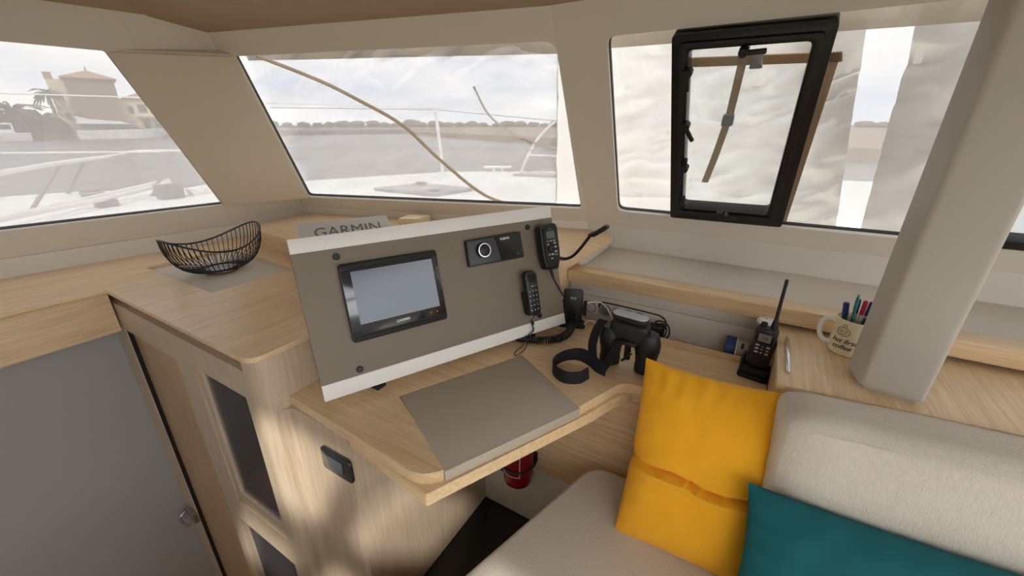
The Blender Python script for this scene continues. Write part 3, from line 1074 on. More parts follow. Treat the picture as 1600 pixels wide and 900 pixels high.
st = thing('stereo', 'black marine stereo with a chrome-ringed volume knob', 'stereo', pv(.53, .25))
bm = BM()
pplate(bm, rpoly([(.437, .252), (.6285, .249), (.6275, .3295), (.439, .328)], .005), .0005, .016, .002)
part('body', bm, BLACK, st)
bm = BM()
pplate(bm, [(.441, .256), (.545, .255), (.533, .3245), (.443, .3245)], .0155, .0168)
part('knob_panel', bm, mat('charcoal_panel', '2C2D30', .28), st)
bm = BM()
pplate(bm, [(.5455, .255), (.6255, .253), (.6245, .326), (.5335, .3245)], .0155, .0166)
part('display', bm, BLACKG, st, 'glossy black display')
kM = PM @ Matrix.Translation((.4885, .293, .016))
bm = BM()
lathe(bm, [(.0205, 0), (.0215, .004), (.0215, .009), (.020, .0095)], 28, kM)
part('knob_base', bm, BLACK, st)
bm = BM()
lathe(bm, [(.0205, .0095), (.0205, .0115), (.0175, .0115), (.0175, .0095)], 28, kM, cap=False)
part('chrome_ring', bm, CHROME, st)
bm = BM()
lathe(bm, [(.0175, .0), (.0175, .010), (.016, .011)], 28, kM)
part('knob', bm, BLACK, st)
text('logo', 'FUSION', .0095, PM @ Matrix.Translation((.567, .316, .0168)), LABELW, st, bold=.0002)
bm = BM()
lathe(bm, [(.002, 0), (.002, .0004)], 8, PM @ Matrix.Translation((.607, .264, .0166)))
part('light', bm, LABELG, st)

# VHF handset in its clip
vh = thing('vhf_handset', 'black radio handset with green display hung at the top right of the panel', 'handset', pv(.715, .19))
bm = BM()
pplate(bm, rpoly([(.700, .235), (.735, .235), (.735, .30), (.700, .30)], .005), .0005, .012)
part('clip', bm, BLACKM, vh)
bm = BM()
pplate(bm, rpoly([(.694, .196), (.737, .193), (.752, .225), (.754, .328), (.746, .339), (.694, .338), (.686, .327), (.685, .228)], [.008, .008, .03, .008, .008, .008, .008, .03], 4), .0115, .038, .006)
part('body', bm, BLACK, vh)
bm = BM()
pplate(bm, rpoly([(.702, .203), (.734, .202), (.744, .228), (.746, .330), (.696, .329), (.694, .230)], .008), .0375, .0405, .0015)
part('face', bm, BLACKM, vh)
bm = BM()
pplate(bm, [(.706, .292), (.738, .292), (.738, .316), (.706, .316)], .0402, .0412)
part('display', bm, LCDG, vh, 'green display')
for i, (u, v, uw, vw) in enumerate([(.703, .283, .009, .004), (.716, .283, .009, .004), (.729, .283, .009, .004), (.703, .272, .009, .006), (.730, .274, .009, .005), (.731, .262, .009, .005), (.703, .240, .010, .005), (.716, .240, .010, .005), (.730, .247, .010, .005), (.730, .237, .010, .005), (.712, .228, .008, .004)]):
    bm = BM()
    pplate(bm, rrect(u, v, u + uw, v + vw, .0015, 2), .0402, .0414)
    part('key', bm, KEY if i % 3 else LABELG, vh)
bm = BM()
lathe(bm, [(.009, 0), (.009, .003), (.007, .005), (.003, .005)], 18, PM @ Matrix.Translation((.714, .260, .040)))
part('dial', bm, BLACKG, vh)
text('logo', 'GARMIN', .0045, PM @ Matrix.Translation((.722, .322, .0407)), LABELG, vh)
# straight lead and coiled cord
c0 = [pv(.717, .195, .025), pv(.719, .182, .024), pv(.722, .165, .024), pv(.730, .140, .028), pv(.745, .105, .032), pv(.765, .068, .030), Vector((-.463, 1.172, .812))]
bm = BM()
tube(bm, c0[:3], [.0065, .0055, .004], 10)
tube(bm, c0[1:], .0030, 8, 5)
part('lead', bm, RUBBER, vh)
ctr = smooth_path([(-.463, 1.172, .815), (-.460, 1.165, .795), (-.457, 1.148, .776), (-.457, 1.115, .7665), (-.466, 1.078, .7645), (-.487, 1.050, .7645), (-.515, 1.030, .7645), (-.548, 1.017, .7645), (-.590, 1.005, .7645)], 16)
L = [0]
for a, c in zip(ctr, ctr[1:]):
    L.append(L[-1] + (c - a).length)
hel = []
turns = L[-1] / .0078
up = Vector((1, 0, 0))
NS = int(turns * 12)
k = 0
for s in range(NS + 1):
    d = L[-1] * s / NS
    while k < len(L) - 2 and L[k + 1] < d:
        k += 1
    f = (d - L[k]) / max(1e-9, L[k + 1] - L[k])
    p = ctr[k].lerp(ctr[k + 1], f)
    tn = (ctr[k + 1] - ctr[k]).normalized()
    up = (up - tn * up.dot(tn)).normalized()
    sd_ = tn.cross(up)
    a = 2 * PI * turns * s / NS
    hel.append(p + (up * math.cos(a) + sd_ * math.sin(a)) * .0105)
bm = BM()
tube(bm, hel, .0027, 5)
part('coiled_cord', bm, RUBBER, vh)

# slim remote handset with keypad
rh = thing('remote_handset', 'slim black keypad handset with one red key held in a clip low on the panel', 'handset', pv(.63, .06))
bm = BM()
pplate(bm, rpoly([(.606, .064), (.651, .061), (.653, .140), (.604, .142)], [.016, .016, .004, .004], 5), .0005, .016, .003)
for a, c in ((.6505, .656),):
    pplate(bm, [(a, .075), (c, .075), (c, .140), (a, .142)], .0005, .020, .002)
part('cradle', bm, BLACKM, rh)
bm = BM()
pplate(bm, rpoly([(.607, .064), (.649, .061), (.653, .205), (.606, .208)], .0205, 8), .014, .036, .006)
part('body', bm, BLACK, rh)
bm = BM()
pplate(bm, rpoly([(.614, .170), (.645, .169), (.646, .196), (.614, .198)], .010, 5), .0355, .0368)
part('earpiece', bm, BLACKG, rh)
for r in range(6):
    for c in range(3):
        u = .6155 + c * .0125 - (.0006 * r)
        v = .158 - r * .0148
        if r == 0 and c == 0:
            continue
        bm = BM()
        s = .0022 if r else .003
        pplate(bm, rrect(u - s, v - s * .7, u + s, v + s * .7, .0008, 1), .0357, .0374)
        part('key', bm, RED if (r == 0 and c == 2) else KEY, rh, 'red key' if (r == 0 and c == 2) else None)
bm = BM()
a = pv(.629, .063, .022)
tube(bm, [a, pv(.627, .050, .010), pv(.627, .040, .006)], .0012, 6)
tube(bm, [pv(.627, .044, .007), pv(.627, .040, .008), pv(.627, .034, .008), pv(.626, .028, .007)], [.002, .0045, .0048, .002], 8)
lp = [pv(.626, .030, .007), pv(.625, .012, .010), Vector((-.545, 1.005, .772)), Vector((-.541, .985, .7525)), Vector((-.538, .955, .7525)), Vector((-.541, .930, .7525)), Vector((-.549, .928, .7525)), Vector((-.556, .95, .7525)), Vector((-.553, .985, .754)), Vector((-.552, 1.003, .775)), pv(.622, .012, .008), pv(.626, .030, .007)]
tube(bm, lp, .0013, 6, 6)
part('lanyard', bm, BLACKM, rh, 'thin looped lanyard')

# grey sun cover propped behind the panel
gc = thing('sun_cover', 'light grey plotter sun cover with dark lettering propped behind the panel', 'cover', (-1.1, .75, .8905))
gx = Vector((-1.121 + 1.264, 1.002 - .754, 0)).normalized()
gy = Vector((-.866 * .80, .5 * .80, .60))
GM = frame(Vector((-1.264, .754, 1.1)) - gy.normalized() * .222, gx, gy)
bm = BM()
prism(bm, rrect(0, 0, .288, .222, .008), 0, .008, .002, GM)
prism(bm, rrect(.004, .0, .284, .216, .008), -.014, -.001, .002, GM)
part('cover', bm, mat('pale_grey_plastic', 'E2E2E0', .5), gc)
text('lettering', 'GARMIN', .056, GM @ Matrix.Translation((.152, .172, .0083)), LABELG, gc, bold=.0)

# ================================================================== SMALL THINGS ON THE DESK
# gooseneck lamp on the ledge
gl = thing('gooseneck_lamp', 'small black gooseneck chart lamp bent over the ledge end', 'lamp', (-.600, 1.235, .9665))
bm = BM()
lathe(bm, [(.016, 0), (.016, .004), (.009, .008), (.006, .016)], 18, T(-.600, 1.235, .9665))
part('base', bm, BLACKM, gl)
bm = BM()
tube(bm, [(-.600, 1.235, .980), (-.585, 1.245, .982), (-.560, 1.25, .972), (-.535, 1.25, .972), (-.51, 1.25, .986), (-.487, 1.25, 1.013), (-.465, 1.25, 1.046), (-.448, 1.25, 1.072)], .0052, 10, 6)
part('neck', bm, RUBBER, gl)
bm = BM()
hd = frame((-.448, 1.25, 1.070), (.047, 0, .034), (0, -1, 0))
roundbox(bm, (.062, .030, .016), .007, 6, hd @ Matrix.Translation((.030, 0, .004)))
tube(bm, [hd @ Vector((-.012, 0, 0)), hd @ Vector((.006, 0, .002))], [.0065, .0085], 10)
part('head', bm, BLACK, gl)
bm = BM()
lathe(bm, [(.010, 0), (.010, .002)], 14, hd @ Matrix.Translation((.042, 0, -.005)))
part('lens', bm, CLEARPL, gl, 'pale lens on the lamp head')

# phone holder with charging pad
ph = thing('phone_holder', 'black wireless charging phone holder standing at the back of the desk', 'phone holder', (-.480, 1.205, .7505))
PHM = frame((-.474, 1.195, .752), (.93, .33, 0), (-.03, .09, 1))
bm = BM()
prism(bm, rrect(-.036, .010, .030, .134, .010), -.007, .007, .003, PHM)
part('charging_pad', bm, BLACK, ph)
bm = BM()
prism(bm, rrect(-.036, .012, .030, .134, .009), -.011, -.006, .002, PHM)
part('pad_rim', bm, GREYPL, ph, 'grey rim of the pad')
for x0, x1 in ((-.050, -.037), (.031, .044)):
    bm = BM()
    prism(bm, rpoly([(x0, .050), (x1, .045), (x1, .098), (x0, .092)], .005), -.004, .018, .003, PHM)
    part('arm', bm, BLACKM, ph)
bm = BM()
prism(bm, rpoly([(-.046, 0), (.044, 0), (.036, .022), (-.036, .022)], .005), -.020, .016, .003, PHM)
part('base', bm, BLACKM, ph)
bm = BM()
ic = PHM @ Matrix.Translation((-.002, .104, .0072))
lathe(bm, [(.0022, 0), (.0022, .0004)], 8, ic)
for sgn in (-1, 1):
    for rr in (.005, .0085):
        pts = [(sgn * rr * math.cos(R(t)), rr * math.sin(R(t)), .0003) for t in range(-42, 43, 12)]
        tube(bm, pts, .0008, 4, M=ic)
part('icon', bm, LABELW, ph, 'white radio wave mark')

# socket strip
so = thing('socket_strip', 'strip of round grey sockets on the white back panel', 'socket', (-.33, 1.318, .75))
FY = Matrix(((1, 0, 0, 0), (0, 0, -1, 1.3198), (0, 1, 0, 0), (0, 0, 0, 1)))     # x, z, towards the room
bm = BM()
prism(bm, rpoly([(-.428, .754), (-.205, .754), (-.205, .808), (-.428, .811)], .022, 6), 0, .004, .001, FY)
part('frame', bm, GELCOAT, so)
for i, x in enumerate((-.400, -.360, -.320, -.280)):
    bm = BM()
    lathe(bm, [(.021, 0), (.021, .006), (.0175, .006), (.0165, .001), (.002, .001)], 24, FY @ Matrix.Translation((x, .783, .003)))
    part('socket', bm, GREYPL if i != 1 else CLEARPL, so)
bm = BM()
tube(bm, [(-.426, 1.316, .790), (-.415, 1.315, .809), (-.38, 1.315, .812), (-.25, 1.315, .8095), (-.21, 1.314, .806), (-.192, 1.312, .792), (-.190, 1.31, .770), (-.20, 1.305, .752)], .0026, 8, 6)
solo('black_cable', bm, RUBBER, 'thin black cable arching over the socket strip', 'cable')
s2 = thing('round_socket', 'single round socket on the back panel beside the phone holder', 'socket', (-.452, 1.318, .755))
bm = BM()
lathe(bm, [(.028, 0), (.028, .003), (.024, .005)], 28, FY @ Matrix.Translation((-.455, .782, 0)))
part('frame', bm, GELCOAT, s2)
bm = BM()
lathe(bm, [(.021, .004), (.021, .006), (.0175, .006), (.0165, .0045), (.002, .0045)], 24, FY @ Matrix.Translation((-.455, .782, 0)))
part('socket', bm, GREYPL, s2)
bm = BM()
lathe(bm, [(.010, 0), (.011, .004), (.011, .024), (.0095, .028)], 16, FY @ Matrix.Translation((-.360, .776, .0055)))
solo('cable_plug', bm, mat('cream_plastic', 'C9C3A8', .45), 'cream plug pushed into the second socket of the strip', 'plug')
bm = BM()
tube(bm, [(-.447, 1.205, .838), (-.425, 1.225, .842), (-.405, 1.26, .834), (-.385, 1.28, .810), (-.372, 1.285, .785), (-.366, 1.291, .776)], .0019, 8, 6)
solo('charging_cable', bm, WHITE_PL, 'white charging cable arching from the top of the phone holder to the plug', 'cable')
bm = BM()
tube(bm, [(-.438, 1.200, .764), (-.425, 1.215, .776), (-.405, 1.22, .778), (-.380, 1.215, .764), (-.362, 1.205, .7526), (-.33, 1.19, .7526)], .0019, 8, 6)
solo('charging_cable', bm, WHITE_PL, 'white cable lying low beside the foot of the phone holder', 'cable')
ad = thing('power_adapter', 'black power adapter with its coiled lead in the trough behind the binoculars', 'adapter', (-.215, 1.285, .7222))
bm = BM()
roundbox(bm, (.05, .030, .060), .008, 6, T(-.215, 1.297, .753, .1))
part('body', bm, BLACK, ad)
bm = BM()
tube(bm, [(-.215, 1.29, .785), (-.218, 1.285, .797), (-.20, 1.278, .806), (-.178, 1.275, .797), (-.170, 1.272, .770), (-.178, 1.27, .745), (-.165, 1.268, .728), (-.14, 1.27, .7255), (-.125, 1.275, .7255)], .0026, 8, 6)
tube(bm, [(-.205, 1.285, .782), (-.205, 1.28, .794), (-.190, 1.276, .797), (-.180, 1.272, .78), (-.185, 1.27, .75)], .0022, 8, 6)
part('lead', bm, RUBBER, ad)

# binoculars standing on their objectives
bn = thing('binoculars', 'black rubber binoculars standing upright on the chart table with a webbing strap', 'binoculars', (-.240, 1.045, .7505))
bprof = [(.0245, 0), (.029, .003), (.0295, .018), (.0280, .030), (.0300, .050), (.0345, .072), (.0345, .090), (.0300, .108), (.0260, .118)]
lx, rx_, by_ = -.292, -.190, 1.045
for x, tlt in ((lx, 0), (rx_, 0)):
    bm = BM()
    lathe(bm, bprof, 28, T(x, by_, .7505))
    part('barrel', bm, RUBBER, bn)
bm = BM()
roundbox(bm, (.108, .055, .070), .018, 8, T(-.243, 1.045, .862))
part('prism_housing', bm, RUBBER, bn)
bm = BM()
prism(bm, rrect(-.052, -.021, .052, .021, .0205, 8), 0, .014, .002, T(-.246, 1.048, .8955, -.10))
part('eyepiece_cover', bm, BLACK, bn)
bm = BM()
prism(bm, rrect(-.050, -.0195, .050, .0195, .019, 8), 0, .003, .001, T(-.246, 1.048, .9092, -.10))
part('cover_top', bm, mat('slate_grey', 'B9BEC3', .6), bn, 'grey oval top of the eyepiece cover')
bm = BM()
tube(bm, [(-.243, 1.045, .775), (-.243, 1.045, .84)], .009, 12)
tube(bm, [(-.270, 1.018, .835), (-.243, 1.012, .842), (-.215, 1.018, .838)], .007, 8, 4)
part('hinge', bm, BLACKM, bn)
bm = BM()
tube(bm, [(-.226, 1.012, .822), (-.236, .998, .800), (-.246, .998, .792), (-.240, 1.0, .800), (-.222, 1.010, .815)], .0022, 6, 6)
part('toggle_cord', bm, BLACKM, bn)
STRAP = mat('black_webbing', '17141A', .85, bump=.4, bscale=1500)
bm = BM()
Z = Vector((0, 0, 1))
ribbon(bm, [(-.318, 1.035, .885), (-.330, 1.022, .855), (-.335, 1.008, .815), (-.325, .992, .775)],
       [(.028, -.012, .006)] * 4, .003)
ribbon(bm, [(-.262, 1.008, .845), (-.268, .992, .815), (-.280, .975, .780), (-.285, .962, .770)], [(.024, -.010, .008)] * 4, .003)
part('strap_end', bm, STRAP, bn)
bm = BM()
sp = [(-.275, .962, .768), (-.300, .968, .772), (-.330, .985, .776), (-.365, .992, .778), (-.398, .978, .773), (-.416, .945, .769), (-.412, .910, .769), (-.388, .884, .769), (-.356, .876, .769), (-.325, .892, .770), (-.312, .925, .771)]
sw_ = [(.004, .002, .034), (.006, .008, .036), (.004, .012, .036), (.0, .014, .034), (0, .006, .034), (0, 0, .034), (0, 0, .034), (0, .004, .034), (0, .010, .032), (-.004, .008, .032), (-.006, .004, .032)]
ribbon(bm, sp, sw_, .003)
part('strap', bm, STRAP, bn, 'black webbing neck strap in a loop')

# handheld radio in its cradle
hr = thing('radio_cradle', 'black charging cradle holding the handheld radio beside the locker', 'cradle', (.078, 1.195, .7505))
vx = Vector((.95, -.14, 0)).normalized()
RM = frame((.078, 1.180, .7507), vx, (.14, .95, 0)) @ Matrix.Scale(.9, 4)
bm = BM()
prism(bm, rrect(-.044, -.034, .040, .040, .010), 0, .014, .003, RM)
prism(bm, rrect(-.040, -.030, .036, .036, .010), .013, .034, .004, RM)
prism(bm, [(-.044, -.010), (-.036, -.020), (-.034, .03), (-.042, .034)], .013, .060, .002, RM)
part('base', bm, BLACKM, hr)
hh = thing('handheld_radio', 'black handheld marine radio with stubby antenna standing in its cradle', 'radio', RM @ Vector((0, 0, .034)))
HM = RM @ Matrix.Translation((.004, .004, .0345)) @ Matrix.Rotation(R(-8), 4, 'X')
FM = HM @ Matrix(((1, 0, 0, 0), (0, 0, -1, 0), (0, 1, 0, 0), (0, 0, 0, 1)))     # x, z up, towards viewer
bm = BM()
prism(bm, rpoly([(-.026, 0), (.026, 0), (.029, .060), (.029, .118), (.023, .127), (-.023, .127), (-.030, .115), (-.029, .060)], .004), -.018, .018, .005, FM)
part('body', bm, BLACK, hh)
bm = BM()
prism(bm, rpoly([(-.0215, .078), (.0215, .078), (.0225, .112), (-.0225, .112)], .003), .0175, .0195, .001, FM)
part('display_frame', bm, BLACKG, hh)
bm = BM()
prism(bm, [(-.0165, .083), (.0165, .083), (.017, .107), (-.017, .107)], .0192, .0201, 0, FM)
part('display', bm, LCD, hh, 'olive display')
text('digits', '16', .017, FM @ Matrix.Translation((0, .095, .0202)), INK, hh)
text('logo', 'ICOM', .006, FM @ Matrix.Translation((.006, .1165, .0186)), LABELG, hh)
for (x, z, w_, h_) in [(-.019, .068, .010, .005), (-.019, .057, .010, .005), (-.019, .046, .010, .005), (.010, .066, .009, .005), (.011, .056, .007, .003), (.009, .045, .009, .005), (-.002, .067, .003, .003), (-.003, .058, .004, .003), (-.004, .047, .006, .003)]:
    bm = BM()
    prism(bm, rrect(x, z, x + w_, z + h_, .001, 2), .0178, .0196, 0, FM)
    part('key', bm, KEY, hh)
bm = BM()
lathe(bm, [(.0085, 0), (.0095, .004), (.0075, .020), (.0050, .034), (.0045, .13), (.0048, .150), (.004, .153)], 14, HM @ Matrix.Translation((.014, 0, .126)) @ Matrix.Rotation(R(4), 4, 'X'))
part('antenna', bm, RUBBER, hh)
bm = BM()
lathe(bm, [(.0085, 0), (.009, .003), (.008, .013)], 14, HM @ Matrix.Translation((-.012, 0, .126)))
part('knob', bm, BLACKM, hh)

# blue and clear lantern in the trough, white knob lamp behind the radio
ln = thing('lantern', 'small blue and clear plastic lantern left of the handheld radio', 'lantern', (.035, 1.284, .7222))
LM = frame((-.008, 1.2855, .768), (0, 1, 0), (0, 0, 1)) @ Matrix.Diagonal((1.02, 1.02, .86, 1))       # axis along +X
bm = BM()
lathe(bm, [(.031, 0), (.0335, .003), (.0335, .030), (.032, .033)], 28, LM)
part('blue_end', bm, BLUE, ln, 'blue end cap')
bm = BM()
lathe(bm, [(.032, .033), (.034, .034), (.034, .037), (.032, .038)], 28, LM)
part('collar', bm, WHITE_PL, ln)
bm = BM()
lathe(bm, [(.030, .038), (.030, .066), (.027, .072)], 28, LM)
part('clear_body', bm, CLEARPL, ln, 'clear grey body')
bm = BM()
box(bm, (.034, 1.2525, .785), (.041, 1.262, .802), .002)
part('switch', bm, BLACK, ln)
wk = thing('knob_lamp', 'white round-topped lamp knob behind the handheld radio', 'lamp', (.088, 1.284, .7222))
bm = BM()
lathe(bm, [(.016, 0), (.016, .11), (.013, .135), (.016, .1435)], 20, T(.083, 1.284, .7225))
part('stem', bm, WHITE_PL, wk)
bm = BM()
lathe(bm, [(.016, 0), (.0245, .004), (.0255, .010), (.022, .016), (.010, .020), (.003, .0205)], 28, T(.083, 1.284, .866))
part('cap', bm, WHITE, wk)
bm = BM()
lathe(bm, [(.002, 0), (.002, .001)], 8, T(.080, 1.277, .8858))
part('pinhole', bm, BLACK, wk)

# silver pen on the locker
pn = thing('silver_pen', 'silver pen lying along the edge of the locker top', 'pen', (.1325, 1.13, .8625))
bm = BM()
box(bm, (.1275, 1.022, .8628), (.1375, 1.205, .8715), .0025)
part('barrel', bm, CHROME, pn)
bm = BM()
tube(bm, [(.1325, 1.204, .867), (.1325, 1.215, .867), (.1325, 1.232, .867)], [.004, .0035, .0012], 10)
part('tip', bm, STEEL, pn)

# mug of pens
mx_, my_ = .264, 1.205
mg = thing('mug', 'cream mug with handwritten black lettering full of pens by the pillar', 'mug', (mx_ - .005, my_, .8625))
# keep clear of the pillar
mx_, my_ = .262, 1.222
mg.location = (mx_, my_, .8625)
mr = .041
bm = BM()
lathe(bm, [(.036, 0), (mr - .001, .003), (mr, .008), (mr, .092), (mr - .001, .094), (mr - .003, .093), (mr - .0035, .088), (mr - .0035, .008), (.001, .006)], 40, T(mx_, my_, .8625), cap=True)
part('body', bm, MUGW, mg)
va = math.atan2(0 - my_, 0 - mx_)           # azimuth towards the room
ha = va - R(75)
bm = BM()
hc = Vector((math.cos(ha), math.sin(ha), 0))
tube(bm, [Vector((mx_, my_, .8625 + .080)) + hc * (mr - .002), Vector((mx_, my_, .8625 + .084)) + hc * (mr + .014), Vector((mx_, my_, .8625 + .072)) + hc * (mr + .025), Vector((mx_, my_, .8625 + .045)) + hc * (mr + .026), Vector((mx_, my_, .8625 + .024)) + hc * (mr + .015), Vector((mx_, my_, .8625 + .020)) + hc * (mr - .002)], .0055, 10, 5)
part('handle', bm, WHITE_PL, mg, 'white handle')
def on_mug(o):
    """wrap flat lettering (x along, y up) round the mug"""
    org = wloc(o)
    for v in o.data.vertices:
        q = v.co + org
        a = va + R(-8) + (q.x - 0) / mr
        rr = mr + .0003 + q.z
        v.co = Vector((mx_ + rr * math.cos(a), my_ + rr * math.sin(a), .8625 + q.y)) - org
for s, z, sz, dx in (('but first,', .040, .017, -.004), ('coffee', .024, .017, -.008)):
    o = text('lettering', s, sz, Matrix.Translation((dx, z, 0)), INK, mg, shear=.35, bold=.0002, depth=.0002)
    on_mug(o)
bm = BM()
pts = [(.014 * math.cos(t * PI / 12) - .012, .064 + .011 * math.sin(t * PI / 12), 0) for t in range(24)]
tube(bm, pts, .0007, 4, closed=True)
for dx in (-.017, -.007):
    tube(bm, [(dx + .003 * math.cos(t * PI / 6), .066 + .003 * math.sin(t * PI / 6), 0) for t in range(12)], .0006, 4, closed=True)
tube(bm, [(-.018, .060, 0), (-.012, .0575, 0), (-.006, .060, 0)], .0007, 4, 4)
tube(bm, [(-.013, .076, 0), (-.016, .080, 0), (-.012, .084, 0), (-.008, .081, 0), (-.010, .077, 0)], .0007, 4, 4)
o = part('doodle', bm, INK, mg, 'small black line drawing')
on_mug(o)
vr = Vector((-math.sin(va), math.cos(va), 0))     # sideways on the mug as seen from the room (to the right of it)
if vr.dot(Vector((1, 0, 0))) < 0:
    vr = -vr
vt = Vector((math.cos(va), math.sin(va), 0))
def pen(x, y, ln_, lean, col, capc, label, r=.0042, pencil=False):
    foot = Vector((mx_, my_, .8705)) + vr * (x * .45) + vt * (y * .45)
    top = Vector((mx_, my_, .8625)) + vr * x + vt * y + Vector((0, 0, ln_))
    d = (top - foot)
    t_ = thing('pencil' if pencil else 'pen', label, 'pencil' if pencil else 'pen', foot, 'pens in the mug')
    mid = foot.lerp(top, .72)
    bm_ = BM()
    tube(bm_, [foot, foot.lerp(top, .02), mid], [r * .5, r * .85, r * .85], 8)
    part('barrel', bm_, col, t_)
    bm_ = BM()
    if pencil:
        tube(bm_, [mid, foot.lerp(top, .9), top], [r, r, .0006], 6)
    else:
        tube(bm_, [mid, foot.lerp(top, .985), top], [r, r, r * .6], 8)
    part('point' if pencil else 'cap', bm_, capc, t_)
PB = mat('pen_blue', '20307A', .35)
PR = mat('pen_red', 'B81E36', .35)
PP = mat('pen_purple', '3A2C86', .35)
PG = mat('pen_green', '1E5A3E', .35)
PT = mat('pencil_teal', '2E7D78', .5)
PC = mat('pen_clear', 'B8BCC0', .2)
PK = mat('pen_dark', '20242C', .4)
pen(-.030, .000, .128, 0, PG, PB, 'thick blue-capped green marker at the handle side of the mug', .0065)
pen(-.012, .010, .158, 0, PT, PT, 'teal pencil, tallest in the mug', .0040, True)
pen(-.008, -.014, .138, 0, PC, PP, 'dark blue ballpoint standing behind the teal pencil')
pen(.005, -.006, .140, 0, PC, PR, 'red-capped ballpoint in the middle of the mug', .0050)
pen(.016, -.016, .137, 0, PC, PP, 'violet-capped ballpoint right of the red one')
pen(.024, -.006, .139, 0, PC, PG, 'dark green capped ballpoint near the pillar')
pen(.034, .004, .134, 0, PC, PR, 'slanting red-capped ballpoint nearest the pillar')
pen(.014, .022, .105, 0, PK, PK, 'short dark pen leaning on the mug rim')

# ================================================================== SOFA
bm = BM()
seat = rpoly([(-.425, .47), (-.285, .955), (1.6, .975), (1.6, -.10), (-.60, -.12)], [.03, .06, .03, .03, .03], 6)
prism(bm, [(-.36, .50), (-.235, .945), (1.6, .965), (1.6, -.08), (-.53, -.10)], .0, .325)
solo('sofa_base', bm, OAK_Z, 'oak plinth carrying the sofa seat', 'sofa')
bm = BM()
prism(bm, seat, .325, .44, .030, seg=5)
solo('seat_cushion', bm, LINEN, 'long oatmeal linen seat cushion beside the chart table', 'cushion', sm=60)
bk = thing('back_cushion', 'oatmeal linen back cushion leaning on the locker', 'cushion', (.75, .88, .44))
BMX = T(.742, .944, .664, R(6.6))
bm = BM()
roundbox(bm, (1.26, .140, .452), .040, 26, BMX, bulge=.014, wr=.004, seed=4)
part('cushion', bm, LINEN, bk, sm=80)
bm = BM()
tube(bm, [BMX @ Vector((-.585 + 1.17 * i / 20, -.0655, .203)) for i in range(21)], .0030, 6)
tube(bm, [BMX @ Vector((-.585 + 1.17 * i / 20, .052, .214)) for i in range(21)], .0018, 6)
part('piping', bm, LINEN, bk)

# scatter cushions
def pillow(W_, H_, th, M, crease=None, seed=0, n=72):
    bm_ = BM()
    g = {}
    for side in (1, -1):
        for j in range(n + 1):
            for i in range(n + 1):
                if side == -1 and (i in (0, n) or j in (0, n)):
                    continue
                a, c = 2 * i / n - 1, 2 * j / n - 1
                f = max(0, (1 - abs(a) ** 3.2)) ** .62 * max(0, (1 - abs(c) ** 3.2)) ** .62
                z = th / 2 * f
                pin = 1 - .055 * (1 - abs(c) ** 2) * abs(a) ** 3
                pin2 = 1 - .045 * (1 - abs(a) ** 2) * abs(c) ** 3
                x, y = a * W_ / 2 * pin, c * H_ / 2 * pin2
                q = Vector((x * 9, y * 9, side * 2 + seed))
                z += noise.noise(q) * .008 * f + noise.noise(q * 2.1) * .004 * f
                edge = min(1 - abs(a), 1 - abs(c))
                if edge < .35:
                    z *= 1 + .10 * math.sin((a if abs(c) > abs(a) else c) * 23 + seed) * (1 - edge / .35)
                if crease is not None and side == 1:
                    dd = (y - crease + .05 * x + .004 * math.sin(x * 40)) / .005
                    z -= .034 * math.exp(-dd * dd) * f ** .6
                    z += .010 * math.exp(-((dd + 2.6) / 1.8) ** 2) * f
                    x *= 1 - .04 * math.exp(-(dd / 3) ** 2)
                g[side, i, j] = bm_.verts.new(M @ Vector((x, y, side * z)))
    def G(s, i, j):
        return g.get((s, i, j)) or g[1, i, j]
    for side in (1, -1):
        for j in range(n):
            for i in range(n):
                f = [G(side, i, j), G(side, i + 1, j), G(side, i + 1, j + 1), G(side, i, j + 1)]
                bm_.faces.new(f if side == 1 else f[::-1])
    bmesh.ops.recalc_face_normals(bm_, faces=bm_.faces)
    return bm_
YM = frame((-.012, .852, .648), (1, .03, 0), (-.005, .135, .42))
bm = pillow(.305, .462, .105, YM, crease=-.018, seed=3)
solo('scatter_cushion', bm, YELLOW, 'mustard yellow cushion with a crease, standing against the chart table', 'cushion', sm=80)
TM = frame((.37, .742, .575), (1, .075, -.01), (.0, .12, .30))
bm = pillow(.56, .325, .11, TM, seed=8)
solo('scatter_cushion', bm, TEAL, 'dark teal cushion leaning on the linen back cushion', 'cushion', sm=80)

# fire extinguisher on the wall under the desk
fe = thing('fire_extinguisher', 'small red fire extinguisher hung on the wall under the chart table', 'fire extinguisher', (-.548, .952, .22))
bm = BM()
lathe(bm, [(.010, .0), (.035, .004), (.050, .022), (.052, .04), (.052, .22), (.045, .25), (.022, .272), (.015, .285)], 28, T(-.546, .951, .222))
part('cylinder', bm, EXTRED, fe)
bm = BM()
for z in (.262, .265):
    pass
lathe(bm, [(.0525, 0), (.0525, .12)], 28, T(-.546, .951, .285), cap=False)
part('label', bm, mat('label_red', '78121C', .4), fe)
bm = BM()
for zz in (.295, .395):
    tube(bm, [(-.546 + .0532 * math.cos(R(a_)), .951 + .0532 * math.sin(R(a_)), zz) for a_ in range(-125, -54, 10)], .0012, 4)
for a_ in (-125, -55):
    tube(bm, [(-.546 + .0532 * math.cos(R(a_)), .951 + .0532 * math.sin(R(a_)), zz) for zz in (.295, .395)], .0012, 4)
part('label_border', bm, LABELW, fe, 'white label border')
bm = BM()
lathe(bm, [(.012, 0), (.014, .02), (.008, .04)], 12, T(-.546, .951, .505))
box(bm, (-.556, .90, .535), (-.536, .99, .548), .002)
part('valve', bm, BLACK, fe)
bm = BM()
box(bm, (-.596, .985, .30), (-.496, .9995, .34))
part('wall_plate', bm, BLACKM, fe)
bm = BM()
tube(bm, [(-.598, .99, .32), (-.602, .951, .32), (-.580, .905, .32), (-.546, .895, .32), (-.512, .905, .32), (-.490, .951, .32), (-.494, .99, .32)], .004, 6, 4)
